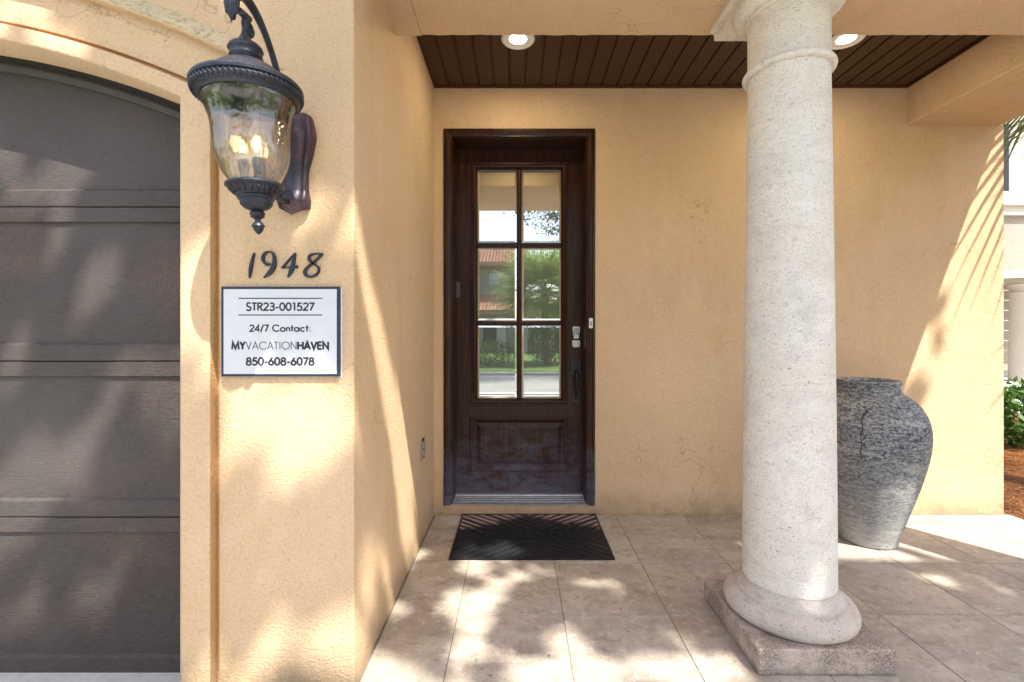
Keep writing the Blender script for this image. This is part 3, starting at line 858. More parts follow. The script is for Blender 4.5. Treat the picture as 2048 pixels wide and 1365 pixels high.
b.box(SX0 + 0.004, SX0 + 0.030, YDR - 0.004, YDR - 0.001, DZp(596), DZp(564), bev=0.001)
obj('hinge', b, M['strip'], door)
# doorbell on the casing
b = MB(); bx = PX(1180.5, YB)
b.box(bx - 0.012, bx + 0.012, cy - 0.014, cy - 0.0005, PZ(657, YB), PZ(637, YB), bev=0.002)
bell = thing('doorbell', 'small white doorbell on the right side of the wooden door casing', 'doorbell', (bx, cy, PZ(647, YB)))
obj('cover_plate', b, M['white'], bell)
b = MB(); b.box(bx - 0.0065, bx + 0.0065, cy - 0.017, cy - 0.0135, PZ(652, YB), PZ(643, YB), bev=0.001); obj('push_button', b, M['grey_plastic'], bell)
for z_ in (PZ(639.5, YB), PZ(655, YB)):
    b = MB(); b.box(bx - 0.002, bx + 0.002, cy - 0.0155, cy - 0.0135, z_ - 0.002, z_ + 0.002); obj('screw', b, M['dark'], bell)

# ------------------------------------------------------------------ stone column
CX, CY = 1.104, 1.915
def column(label, cx, cy_, extra=0.0):
    t = thing('stone_column', label, 'column', (cx, cy_, 0), 'stone columns of the porch')
    q = MB(); q.box(cx - 0.246, cx + 0.246, cy_ - 0.246, cy_ + 0.246, 0.001, 0.093, bev=0.005)
    obj('plinth', q, M['stone_dirty'], t)
    q = MB()
    pr = [(0.205, 0.094), (0.222, 0.0955), (0.236, 0.106), (0.2425, 0.121), (0.2425, 0.136), (0.237, 0.150), (0.226, 0.163), (0.210, 0.172), (0.196, 0.175), (0.1955, 0.181), (0.1935, 0.187), (0.187, 0.192), (0.180, 0.197), (0.1735, 0.209), (0.1705, 0.226)]
    q.lathe(pr, cx, cy_, 0, 72); obj('torus', q, M['stone_worn'], t, smooth=True, ang=50, fix=True)
    q = MB()
    pr = []
    for k in range(25):
        u = k / 24; z = 0.2262 + (2.265 - 0.2262) * u
        r = 0.1695 - 0.0215 * (u ** 1.35)
        pr.append((r, z))
    q.lathe(pr, cx, cy_, 0, 72); obj('shaft', q, M['stone'], t, smooth=True, fix=True)
    q = MB()
    pr = [(0.148, 2.2652)] + [(0.156 + 0.0135 * math.sin(a), 2.278 - 0.0135 * math.cos(a)) for a in np.linspace(0, PI, 9)] + [(0.150, 2.2925), (0.149, 2.31), (0.149, 2.4960)]
    q.lathe(pr, cx, cy_, 0, 72); obj('necking', q, M['stone'], t, smooth=True, ang=60, fix=True)
    q = MB()
    pr = [(0.149, 2.4962), (0.158, 2.4965), (0.1605, 2.502), (0.158, 2.508), (0.160, 2.5085)] + [(0.160 + 0.047 * math.sin(a), 2.551 - 0.042 * math.cos(a)) for a in np.linspace(0.1, PI / 2, 8)] + [(0.207, 2.556)]
    q.lathe(pr, cx, cy_, 0, 72)
    h = 0.212; dy = 0.03
    def sq(h_, z): return [(cx - h_, cy_ - h_ + dy, z), (cx - h_, cy_ + h_ + dy, z), (cx + h_, cy_ + h_ + dy, z), (cx + h_, cy_ - h_ + dy, z), (cx - h_, cy_ - h_ + dy, z)]
    prs = [(0.100, 2.5555), (0.200, 2.5555), (0.2035, 2.559), (0.2035, 2.578), (0.206, 2.590), (0.212, 2.599), (0.2165, 2.603), (0.2165, ZU - 0.001)]
    q.sweep([sq(a, z) for a, z in prs])
    obj('capital', q, M['stone'], t, smooth=True, ang=35, fix=True)
    return t
column('tall pale stone column standing on a square plinth to the right of the doormat', CX, CY)
c2 = column('second stone column under the outer corner of the porch beam', 2.96, CY)

# ------------------------------------------------------------------ recessed ceiling lights
def downlight(label, x, y):
    t = thing('ceiling_light', label, 'ceiling light', (x, y, ZC), 'recessed lights in the porch ceiling')
    q = MB(); z = ZC - 0.001
    q.lathe([(0.094, z), (0.0945, z - 0.003), (0.091, z - 0.007), (0.079, z - 0.009), (0.077, z - 0.007), (0.076, z - 0.001)], x, y, 0, 48)
    obj('trim_ring', q, M['white'], t, smooth=True, fix=True)
    q = MB(); q.lathe([(0.0765, z - 0.0068), (0.066, z - 0.0035), (0.050, z - 0.0012)], x, y, 0, 48)
    obj('baffle', q, M['white'], t, smooth=True)
    q = MB(); q.lathe([(0.050, z - 0.0014), (0.03, z - 0.003), (0.0005, z - 0.0035)], x, y, 0, 48)
    obj('lit_lens', q, M['disc'], t, smooth=True)
    ld = bpy.data.lights.new('downlight_lamp', 'AREA'); ld.shape = 'DISK'; ld.size = 0.10; ld.energy = 2.2; ld.color = (1.0, 0.84, 0.58)
    lo = bpy.data.objects.new('downlight_lamp', ld); C.objects.link(lo); lo.parent = t; lo.location = (0, 0, -0.012)
downlight('lit round recessed light in the brown plank ceiling above the front door', 0.003, 2.634)
downlight('lit round recessed light in the plank ceiling just right of the stone column', 1.845, 2.634)

# ------------------------------------------------------------------ strokes: numbers and lettering
def ribbon(mb, pts, wd, fn, d0, d1, closed=False, mi=0):
    """pts 2-D polyline, wd widths, fn(u,v,d)->3-D; d0 front, d1 back"""
    n = len(pts)
    if not hasattr(wd, '__len__'): wd = [wd] * n
    Lp, Rp = [], []
    for i in range(n):
        p = Vector(pts[i])
        if closed:
            a = Vector(pts[(i - 1) % n]); c_ = Vector(pts[(i + 1) % n])
        else:
            a = Vector(pts[i - 1]) if i > 0 else None; c_ = Vector(pts[i + 1]) if i < n - 1 else None
        t1 = (p - a).normalized() if a is not None else None
        t2 = (c_ - p).normalized() if c_ is not None else None
        if t1 is None: t1 = t2
        if t2 is None: t2 = t1
        nv = Vector((-(t1.y + t2.y), t1.x + t2.x))
        if nv.length < 1e-6: nv = Vector((-t1.y, t1.x))
        nv.normalize(); k = max(0.35, nv.dot(Vector((-t1.y, t1.x))))
        hw = wd[i] / 2 / k
        Lp.append(p + nv * hw); Rp.append(p - nv * hw)
    vs = []
    for d in (d0, d1):
        vs += [fn(q.x, q.y, d) for q in Lp] + [fn(q.x, q.y, d) for q in Rp]
    fs = []
    rng_ = range(n) if closed else range(n - 1)
    for i in rng_:
        j = (i + 1) % n
        fs += [(i, j, n + j, n + i), (i, 2 * n + i, 2 * n + j, j), (n + i, n + j, 3 * n + j, 3 * n + i)]
    if not closed:
        fs += [(0, n, 3 * n, 2 * n), (n - 1, 3 * n - 1, 4 * n - 1, 2 * n - 1)]
    mb.add(vs, fs, mi)
def smooth_pts(pts, wd, n=6):
    out, ow = [], []
    m = len(pts)
    for i in range(m - 1):
        p0 = Vector(pts[max(i - 1, 0)]); p1 = Vector(pts[i]); p2 = Vector(pts[i + 1]); p3 = Vector(pts[min(i + 2, m - 1)])
        for k in range(n):
            t = k / n
            q = 0.5 * ((2 * p1) + (p2 - p0) * t + (2 * p0 - 5 * p1 + 4 * p2 - p3) * t * t + (3 * p1 - p0 - 3 * p2 + p3) * t ** 3)
            out.append((q.x, q.y)); ow.append(wd[i] + (wd[i + 1] - wd[i]) * t)
    out.append(tuple(pts[-1])); ow.append(wd[-1])
    return out, ow
def sgn_fn(u, v, d):       # crop pixel (scale 4.265, origin 400,480) -> wall point
    x = 400 + u / 4.265; y = 480 + v / 4.265
    Y = YF - d
    return (PX(x, YF - 0.004), Y, PZ(y, YF - 0.004))
num = thing('house_number', 'blue-black iron street number 1948 fixed above the white contact sign', 'house number', sgn_fn(735, 215, 0))
digits = {
 0: [([(465, 113), (452, 160), (440, 215), (431, 265), (424, 328)], [7, 20, 27, 28, 4])],
 1: [([(598, 206), (572, 212), (545, 188), (537, 155), (556, 118), (592, 103), (626, 122), (637, 175), (628, 232), (596, 282), (545, 325)], [20, 24, 22, 27, 22, 14, 22, 32, 44, 42, 4])],
 2: [([(814, 116), (772, 160), (733, 205), (700, 243)], [10, 13, 13, 12]), ([(697, 242), (740, 238), (790, 236), (835, 230)], [12, 11, 13, 30]), ([(813, 113), (806, 160), (792, 220), (778, 270), (750, 322)], [9, 24, 34, 38, 5])],
 3: [([(1048, 118), (1010, 158), (965, 200), (920, 236), (896, 270), (905, 302), (945, 316), (990, 300), (1014, 268), (1008, 234), (975, 208), (945, 186), (930, 155), (950, 128), (990, 120), (1038, 121)], [18, 22, 20, 22, 30, 30, 18, 20, 20, 18, 20, 24, 24, 18, 14, 12])],
}
for k in range(4):
    m = MB()
    for si, (pts, wd) in enumerate(digits[k]):
        pp, ww = smooth_pts(pts, [x_ * 0.86 for x_ in wd], 6)
        ribbon(m, pp, ww, sgn_fn, 0.0090 + si * 0.0004, 0.0)
    obj('digit', m, M['digit'], num)

def arc(cx, cy_, rx, ry, a0, a1, n=14):
    return [(cx + rx * math.cos(R(a)), cy_ + ry * math.sin(R(a))) for a in np.linspace(a0, a1, n)]
GL = {
 'S': (0.50, [arc(.26, .745, .20, .255, 35, 270, 12)[:-1] + arc(.24, .25, .24, .25, 80, -155, 14)]),
 'T': (0.50, [[(0, .96), (.5, .96)], [(.25, .94), (.25, 0)]]),
 'R': (0.52, [[(.05, 0), (.05, 1)], [(.05, .96), (.22, .96)] + arc(.24, .74, .22, .22, 85, -85, 9) + [(.05, .52)], [(.24, .50), (.50, 0)]]),
 '2': (0.56, [arc(.28, .72, .23, .25, 170, -30, 14) + [(.06, .045), (.54, .045)]]),
 '3': (0.54, [arc(.26, .74, .20, .23, 150, -90, 12)[:-1] + arc(.25, .27, .25, .25, 85, -155, 14)]),
 '0': (0.58, ['c'] + arc(.29, .5, .245, .48, 0, 345, 24)),
 '1': (0.40, [[(.06, .95), (.27, .95)], [(.25, .97), (.25, 0)]]),
 '5': (0.56, [[(.50, .955), (.17, .955), (.10, .56)] + arc(.26, .31, .25, .29, 105, -150, 14)]),
 '7': (0.52, [[(0, .955), (.48, .955), (.14, 0)]]),
 '4': (0.60, [[(.44, 0), (.44, .95), (.04, .27), (.58, .27)]]),
 '6': (0.58, [[(.40, 1), (.10, .45)], ['c'] + arc(.29, .30, .24, .27, 0, 345, 24)]),
 '8': (0.58, [['c'] + arc(.29, .75, .19, .22, 0, 345, 20), ['c'] + arc(.29, .27, .24, .26, 0, 345, 22)]),
 '-': (0.34, [[(.03, .38), (.31, .38)]]),
 '/': (0.42, [[(.02, -.12), (.38, 1.05)]]),
 'C': (0.88, [arc(.50, .5, .45, .47, 42, 318, 22)]),
 'o': (0.66, [['c'] + arc(.32, .31, .27, .28, 0, 345, 22)]),
 'n': (0.50, [[(.05, 0), (.05, .62)], arc(.24, .36, .19, .22, 175, 0, 9) + [(.43, 0)]]),
 't': (0.32, [[(.15, .93), (.15, 0)], [(.0, .59), (.31, .59)]]),
 'a': (0.68, [['c'] + arc(.31, .31, .26, .28, 0, 345, 22), [(.60, .62), (.60, 0)]]),
 'c': (0.60, [arc(.32, .31, .27, .28, 48, 312, 16)]),
 ':': (0.20, [[(.10, .02), (.10, .13)], [(.10, .48), (.10, .59)]]),
 'M': (0.90, [[(.06, 0), (.14, .93), (.45, .10), (.76, .93), (.84, 0)]]),
 'Y': (0.62, [[(.04, 1), (.31, .46), (.58, 1)], [(.31, .48), (.31, 0)]]),
 'V': (0.68, [[(.03, 1), (.34, .06), (.65, 1)]]),
 'A': (0.74, [[(.03, 0), (.37, .95), (.71, 0)], [(.16, .33), (.58, .33)]]),
 'I': (0.22, [[(.11, 0), (.11, 1)]]),
 'O': (1.00, [['c'] + arc(.5, .5, .45, .47, 0, 350, 30)]),
 'N': (0.74, [[(.07, 0), (.07, .94), (.65, .06), (.65, 1)]]),
 'H': (0.70, [[(.07, 0), (.07, 1)], [(.63, 0), (.63, 1)], [(.07, .52), (.63, .52)]]),
 'E': (0.54, [[(.07, 0), (.07, 1)], [(.07, .95), (.50, .95)], [(.07, .52), (.50, .52)], [(.07, .05), (.50, .05)]]),
 'W': (1.0, [[(.03, 1), (.28, .06), (.50, .92), (.72, .06), (.97, 1)]]),
 'L': (0.50, [[(.07, 1), (.07, .05), (.48, .05)]]),
 ' ': (0.30, []),
}
GL['0'] = (0.58, [['c'] + arc(.29, .5, .245, .48, 0, 345, 24)])
def lettering(mb, runs, x0, x1, ybase, ycap, fn, d, back, track=0.08):
    """runs: [(text, weight)], fits x0..x1"""
    tot = 0
    for txt, wt in runs:
        for ch in txt: tot += GL[ch][0] + track
    tot -= track
    sx = (x1 - x0) / tot; sy = (ybase - ycap)
    u = 0; eps = 0
    for txt, wt in runs:
        for ch in txt:
            adv, strokes = GL[ch]
            for st in strokes:
                closed = st[0] == 'c'
                pts = st[1:] if closed else st
                pp = [(x0 + (u + p[0]) * sx, ybase - p[1] * sy) for p in pts]
                eps = (eps + 1) % 5
                ribbon(mb, pp, wt, fn, d + eps * 0.00003, back, closed)
            u += adv + track
# the sign
sx0, sx1 = 196, 1198; sy0, sy1 = 403, 1165
sign = thing('contact_sign', 'white rectangular contact sign with navy border and black lettering below the number', 'sign', sgn_fn(697, 1165, 0))
m = MB()
a = sgn_fn(sx0, sy1, 0); c_ = sgn_fn(sx1, sy0, 0)
m.box(a[0], c_[0], YF - 0.0135, YF - 0.001, a[2], c_[2], bev=0.0004)
obj('border', m, M['navy'], sign)
m = MB()
a = sgn_fn(sx0 + 21, sy1 - 22, 0); c_ = sgn_fn(sx1 - 22, sy0 + 21, 0)
m.box(a[0], c_[0], YF - 0.0142, YF - 0.0136, a[2], c_[2])
obj('face', m, M['signwhite'], sign)
m = MB()
a = sgn_fn(sx1 + 1, sy1, 0); c_ = sgn_fn(sx1 + 12, sy0 + 2, 0)
m.box(sgn_fn(sx0 + 3, 0, 0)[0], c_[0], YF - 0.0006, YF + 0.0002, a[2] - 0.002, c_[2]); obj('backing_sheet', m, M['white'], sign)
m = MB()
D0 = 0.0147; D1 = 0.0142
for yy in (502, 643): ribbon(m, [(343, yy), (1053, yy)], 8.5, sgn_fn, D0, D1)
lettering(m, [('STR23-001527', 13.5)], 410, 985, 605, 540, sgn_fn, D0, D1)
lettering(m, [('24/7 Contact:', 11.5)], 438, 955, 783, 727, sgn_fn, D0, D1)
lettering(m, [('MY', 17), ('VACATION', 6), ('HAVEN', 17)], 285, 1110, 935, 870, sgn_fn, D0, D1, 0.07)
lettering(m, [('850-608-6078', 14.5)], 408, 985, 1068, 1005, sgn_fn, D0, D1)
obj('lettering', m, M['ink'], sign)

# ------------------------------------------------------------------ wall lantern
LX = -0.763; LYc = 1.345
lan = thing('wall_lantern', 'large dark bronze wall lantern with bell glass and lit bulbs above the house number', 'wall lamp', (LX, YF, 1.62))
piv = Vector((LX, LYc, 1.80))
LM = Matrix.Translation(piv) @ Matrix.Rotation(R(-3.3), 4, 'Y') @ Matrix.Rotation(R(1.5), 4, 'X') @ Matrix.Translation((0, 0, -1.80))
def lz(y): return PZ(y, LYc)
def LL(name, prof, mat, n=56, parent=None, smooth=True, ang=35, rad=None, **k):
    if name in ('fitter', 'finial'): prof = [(r_, zf + (z_ - zf) * 0.84) for r_, z_ in prof]
    q = MB(); q.lathe(prof, 0, 0, 0, n, M=LM)
    if rad: q.v = [rad(p) for p in q.v]
    return obj(name, q, mat, parent or lan, smooth=smooth, ang=ang, fix=True, **k)
zr = lz(183)          # rim plane
cap = LL('cap', [(0.0005, zr + 0.155), (0.012, zr + 0.154), (0.016, zr + 0.146), (0.020, zr + 0.138), (0.034, zr + 0.130), (0.043, zr + 0.122), (0.046, zr + 0.113), (0.042, zr + 0.107), (0.041, zr + 0.098), (0.044, zr + 0.092), (0.040, zr + 0.085), (0.036, zr + 0.080),
   (0.056, zr + 0.072), (0.080, zr + 0.056), (0.098, zr + 0.036), (0.106, zr + 0.024), (0.112, zr + 0.022), (0.128, zr + 0.018), (0.140, zr + 0.012), (0.145, zr + 0.004), (0.144, zr - 0.003), (0.138, zr - 0.006)], M['bronze'])
LL('rim_band', [(0.1385, zr - 0.0055), (0.142, zr - 0.012), (0.140, zr - 0.018), (0.135, zr - 0.024), (0.130, zr - 0.027), (0.128, zr - 0.032), (0.125, zr - 0.035), (0.121, zr - 0.034), (0.121, zr - 0.026), (0.118, zr - 0.010)], M['bronze'])
# rope beading round the rim
q = MB()
for k in range(64):
    a = 2 * PI * k / 64
    p0 = LM @ Vector((0.1422 * math.cos(a), 0.1422 * math.sin(a), zr - 0.009)); p1 = LM @ Vector((0.137 * math.cos(a + 0.09), 0.137 * math.sin(a + 0.09), zr - 0.023))
    q.tube([p0, (p0 + p1) / 2 + (p0 - Vector((piv.x, piv.y, p0.z))).normalized() * 0.002, p1], 0.0030, 5)
obj('beading', q, M['bronze'], cap, smooth=True)
zf = lz(372)
gpro = [(0.122, zr - 0.028), (0.119, zr - 0.042), (0.110, zr - 0.066), (0.103, zr - 0.095), (0.1005, zr - 0.130), (0.099, zr - 0.165), (0.094, zr - 0.200), (0.083, zr - 0.232), (0.070, zr - 0.255), (0.064, zf + 0.003)]
def dens(pr, k=3):
    pp, _ = smooth_pts(pr, [0] * len(pr), k); return pp
gp = dens(gpro)
inner_g = [(r - 0.0028, z) for r, z in gp]
LL('glass_shade', gp + inner_g[::-1] + [gp[0]], M['shade'], 64, ang=60)
fit = LL('fitter', [(0.040, zf + 0.004), (0.070, zf + 0.006), (0.0765, zf + 0.002), (0.077, zf - 0.004), (0.071, zf - 0.008), (0.064, zf - 0.016), (0.052, zf - 0.030), (0.047, zf - 0.036), (0.049, zf - 0.040), (0.048, zf - 0.046), (0.043, zf - 0.050), (0.042, zf - 0.064), (0.034, zf - 0.075), (0.021, zf - 0.082), (0.015, zf - 0.086), (0.019, zf - 0.090), (0.0205, zf - 0.096), (0.017, zf - 0.102), (0.019, zf - 0.105), (0.013, zf - 0.110), (0.008, zf - 0.114), (0.008, zf - 0.124)], M['bronze'])
q = MB()
for k in range(20):
    a = 2 * PI * k / 20
    p0 = LM @ Vector((0.0670 * math.cos(a), 0.0670 * math.sin(a), zf - 0.0095)); p1 = LM @ Vector((0.0530 * math.cos(a), 0.0530 * math.sin(a), zf - 0.026))
    q.tube([p0, p1], [0.0052, 0.0030], 6)
obj('fluting', q, M['bronze'], fit, smooth=True)
LL('finial', [(0.008, zf - 0.122), (0.013, zf - 0.126), (0.016, zf - 0.132), (0.018, zf - 0.138), (0.013, zf - 0.142), (0.014, zf - 0.146), (0.011, zf - 0.153), (0.006, zf - 0.161), (0.0006, zf - 0.166)], M['bronze'], 16)
# candles and bulbs
for k in range(3):
    a = R(200 + 120 * k); ox, oy = 0.026 * math.cos(a), 0.026 * math.sin(a)
    T2 = LM @ Matrix.Translation((ox, oy, 0))
    q = MB(); q.lathe([(0.0005, zf + 0.004), (0.013, zf + 0.004), (0.013, zf + 0.010), (0.011, zf + 0.030), (0.014, zf + 0.048), (0.0155, zf + 0.062), (0.013, zf + 0.072), (0.009, zf + 0.074)], n=20, M=T2)
    obj('candle_sleeve', q, M['bronze'], lan, smooth=True)
    q = MB(); q.lathe([(0.0085, zf + 0.073), (0.0085, zf + 0.086), (0.0005, zf + 0.087)], n=16, M=T2); obj('bulb_base', q, M['nickel'], lan, smooth=True, ang=40)
    bp_ = [(0.007, zf + 0.086), (0.012, zf + 0.094), (0.0155, zf + 0.106), (0.0155, zf + 0.116), (0.012, zf + 0.130), (0.006, zf + 0.144), (0.0005, zf + 0.156)]
    q = MB(); q.lathe(bp_, n=20, M=T2); bu = obj('bulb', q, M['bulbglass'], lan, smooth=True, fix=True)
    q = MB()
    for s_ in range(4):
        aa = PI / 2 * s_
        q.tube([T2 @ Vector((0.004 * math.cos(aa), 0.004 * math.sin(aa), zf + 0.094)), T2 @ Vector((0.0055 * math.cos(aa), 0.0055 * math.sin(aa), zf + 0.110)), T2 @ Vector((0.003 * math.cos(aa), 0.003 * math.sin(aa), zf + 0.128))], 0.0013, 5)
    obj('filament', q, M['filament'], bu)
# arm in the plane square to the wall
def ay(d): return YF - d
arm_pts = [(0.030, 1.80), (0.040, 1.88), (0.062, 1.96), (0.095, 2.03), (0.135, 2.09), (0.180, 2.138), (0.230, 2.168), (0.278, 2.175), (0.312, 2.156), (0.326, 2.122), (0.324, 2.080)]
ap, aw = smooth_pts(arm_pts, [0.011, 0.011, 0.0105, 0.010, 0.0095, 0.010, 0.012, 0.014, 0.016, 0.015, 0.005], 6)
# shift the arm's top onto the leaning lamp
q = MB()
q.tube([(LX - 0.002 - max(0, (d - 0.05)) * 0.05, ay(d), z) for d, z in ap], aw, 12)
obj('arm', q, M['bronze'], lan, smooth=True)
topc = LM @ Vector((0, 0, zr + 0.150))
q = MB()
# acanthus lobes hanging off the arm tip
for k in range(7):
    a = (k - 3) * 0.42; cx_ = LX - 0.016
    q.tube([(cx_ + 0.010 * math.sin(a), ay(0.305 + 0.010 * math.cos(a)), 2.158), (cx_ + 0.017 * math.sin(a), ay(0.327 + 0.012 * math.cos(a)), 2.125), (cx_ + 0.013 * math.sin(a), ay(0.326 + 0.010 * math.cos(a)), 2.095), (cx_ + 0.006 * math.sin(a), ay(0.330), 2.066 + 0.008 * abs(k - 3))], [0.003, 0.0062, 0.0055, 0.001], 8)
obj('leaf_ornament', q, M['bronze'], lan, smooth=True)
q = MB()
sc_pts = []
for k in range(26):
    t = k / 25; a = PI * 0.5 + t * PI * 2.1; r = 0.026 * (1 - 0.62 * t)
    sc_pts.append((LX - 0.012, topc.y + 0.016 + r * math.cos(a) * 0.9, topc.z + 0.036 + r * math.sin(a)))
q.tube([(LX - 0.014, ay(0.300), 2.120)] + sc_pts, [0.010] * 10 + [0.0085] * 10 + [0.007] * 7, 10)
q.tube([tuple(topc + Vector((0, 0, -0.01))), (topc.x, topc.y, topc.z + 0.012), (LX - 0.013, topc.y + 0.004, topc.z + 0.035)], [0.012, 0.009, 0.009], 12)
obj('scroll', q, M['bronze'], lan, smooth=True)
q = MB()
s2 = []
for k in range(22):
    t = k / 21; a = -PI * 0.3 + t * PI * 1.9; r = 0.024 * (1 - 0.6 * t)
    s2.append((LX, ay(0.085) - r * math.cos(a), 1.965 + r * math.sin(a)))
q.tube(s2, 0.006, 8)
obj('small_scroll', q, M['bronze'], lan, smooth=True)
# backplate: ogee plate
zt_, zb_ = PZ(222, YF - 0.03), PZ(413, YF - 0.04)
bxm = -0.760
q = MB()
rows = []
NZ = 26
for i in range(NZ + 1):
    t = i / NZ; z = zt_ + (zb_ - zt_) * t
    hw = float(np.interp(t, [0, 0.04, 0.10, 0.25, 0.42, 0.60, 0.75, 0.86, 0.90, 1.0], [0.040, 0.058, 0.064, 0.073, 0.062, 0.046, 0.044, 0.047, 0.053, 0.050]))
    pro = float(np.interp(t, [0, 0.1, 0.25, 0.45, 0.65, 0.85, 0.90, 0.93, 1.0], [0.020, 0.040, 0.048, 0.038, 0.026, 0.030, 0.050, 0.052, 0.030]))
    sec = [(-1, 0), (-1, 0.55), (-0.90, 0.80), (-0.78, 0.84), (-0.70, 0.70), (-0.62, 0.70), (-0.50, 0.95), (0, 1.08), (0.50, 0.95), (0.62, 0.70), (0.70, 0.70), (0.78, 0.84), (0.90, 0.80), (1, 0.55), (1, 0)]
    dz = [-0.026 * (1 - abs(s_[0])) * max(0, (t - 0.85) / 0.15) for s_ in sec]
    rows.append([(bxm + s_[0] * hw, YF - pro * s_[1], z + dz[j]) for j, s_ in enumerate(sec)])
q.sweep(rows)
for rr_ in (rows[0], rows[-1]): q.add(rr_, [tuple(range(len(rr_)))])
obj('backplate', q, M['bronze_red'], lan, smooth=True, ang=45, fix=True)
q = MB(); q.tube([(LX, YF - 0.03, zf + 0.016), (LX, YF - 0.10, zf + 0.006), (LX, LYc + 0.070, zf + 0.0)], [0.010, 0.007, 0.006], 10)
obj('lower_stay', q, M['bronze'], lan, smooth=True)

# ------------------------------------------------------------------ clay urn
UX, UY = 2.068, 2.772
urn = thing('clay_urn', 'big brushed blue-grey clay urn with a cracked drip against the back wall', 'urn', (UX, UY, 0))
pr = [(0.0005, 0.001), (0.136, 0.001), (0.143, 0.008), (0.152, 0.05), (0.175, 0.13), (0.205, 0.23), (0.238, 0.34), (0.266, 0.45), (0.285, 0.55), (0.291, 0.62), (0.288, 0.685), (0.272, 0.75), (0.243, 0.805), (0.205, 0.846), (0.176, 0.866), (0.160, 0.878)]
pp, _ = smooth_pts(pr[2:], [0] * 14, 5)
pr2 = pr[:2] + pp + [(0.157, 0.884), (0.159, 0.890), (0.153, 0.896), (0.152, 0.910), (0.154, 0.922), (0.158, 0.928), (0.160, 0.935), (0.158, 0.943), (0.156, 0.947), (0.140, 0.946), (0.134, 0.938), (0.131, 0.90), (0.15, 0.86), (0.22, 0.80), (0.26, 0.6), (0.2, 0.3), (0.1, 0.05), (0.0005, 0.04)]
q = MB(); q.lathe(pr2, UX, UY, 0, 80); ub = obj('urn_body', q, M['urn'], urn, smooth=True, ang=50, fix=True)
def urn_r(z):
    for (r0, z0), (r1, z1) in zip(pp[:-1], pp[1:]):
        if z0 <= z <= z1: return r0 + (r1 - r0) * (z - z0) / (z1 - z0)
    return 0.29
q = MB(); aa0 = math.atan2(-UY, -UX) - 0.07; rr1 = random.Random(5)
rows = []
for k in range(24):
    z = 0.80 - k * 0.0118; a = aa0 + 0.012 * math.sin(k * 0.9) + (0.05 if k < 2 else 0) - k * 0.0015
    wv = (0.008 if k < 3 else 0.003) * (0.6 + 0.6 * rr1.random()) / 0.29
    r = urn_r(z) + 0.0012
    rows.append([(UX + r * math.cos(a - wv), UY + r * math.sin(a - wv), z), (UX + (r + 0.001) * math.cos(a), UY + (r + 0.001) * math.sin(a), z), (UX + r * math.cos(a + wv), UY + r * math.sin(a + wv), z)])
q.sweep(rows); obj('crack', q, M['crack'], ub)

# ------------------------------------------------------------------ doormat
mx0, mx1, my0, my1 = -0.370, 0.523, 2.520, 3.142
mcx, mcy = (mx0 + mx1) / 2, (my0 + my1) / 2
mat_t = thing('doormat', 'black rubber welcome mat with raised chevron ribs lying before the front door', 'doormat', (mcx, mcy, 0))
q = MB(); q.box(mx0, mx1, my0, my1, 0.0015, 0.0075, bev=0.0015); obj('base', q, M['rubber'], mat_t)
def mfn(u, v, d): return (mcx + u, mcy + v, d)
hw_, hh_ = (mx1 - mx0) / 2 - 0.004, (my1 - my0) / 2 - 0.004
BXW, BXH = 0.285, 0.062
def clip_seg(p, d, tmax):
    """march from p along d until leaving the mat or entering the box"""
    t0 = None; segs = []
    st = 0.004; t = 0
    while t < tmax:
        x, y = p[0] + d[0] * t, p[1] + d[1] * t
        ok = abs(x) < hw_ and abs(y) < hh_ and not (abs(x) < BXW and abs(y) < BXH)
        if ok and t0 is None: t0 = t
        if (not ok) and t0 is not None: segs.append((t0, t - st)); t0 = None
        t += st
    if t0 is not None: segs.append((t0, t))
    return segs
q = MB(); eps = 0
for sx_ in (-1, 1):
    for sy_ in (-1, 1):
        # ribs run parallel towards the middle of each quadrant, making chevrons
        ang = R(38)
        for k in range(-3, 17):
            c0 = k * 0.060
            # start on the centre line x=0
            p = (0.0, sy_ * (c0 - 0.10)) if sy_ > 0 else (0.0, -(0.40 - c0))
            d = (sx_ * math.cos(ang), sy_ * math.sin(ang)) if sy_ > 0 else (sx_ * math.cos(ang), -math.sin(ang))
            for (a, b_) in clip_seg(p, d, 0.9):
                # keep each rib inside its own quadrant
                pts = [(p[0] + d[0] * t, p[1] + d[1] * t) for t in (a, b_)]
                ym = (pts[0][1] + pts[1][1]) / 2
                if ym * sy_ < 0: continue
                a2 = a
                while (p[1] + d[1] * a2) * sy_ < 0.002 and a2 < b_: a2 += 0.004
                if b_ - a2 < 0.02: continue
                pts = [(p[0] + d[0] * t, p[1] + d[1] * t) for t in (a2, b_)]
                eps = (eps + 1) % 7
                wv = 0.013 if (k % 3) else 0.024
                ribbon(q, pts, wv, mfn, 0.0096 + 0.00012 * eps, 0.007)
for k, (w_, h_) in enumerate(((BXW, BXH), (BXW - 0.018, BXH - 0.016))):
    ribbon(q, [(-w_, -h_), (w_, -h_), (w_, h_), (-w_, h_)], 0.006, mfn, 0.0115 + k * 0.0002, 0.007, closed=True)
ribbon(q, [(-hw_, -hh_), (hw_, -hh_), (hw_, hh_), (-hw_, hh_)], 0.008, mfn, 0.0117, 0.002, closed=True)
obj('rib', q, M['rib'], mat_t, kind='stuff')
q = MB()
def mfn2(u, v, d): return (mcx + u, mcy - v, d)
lettering(q, [('WELCOME', 0.010)], -0.225, 0.235, 0.026, -0.026, mfn2, 0.0125, 0.007, 0.30)
obj('lettering', q, M['rib'], mat_t)

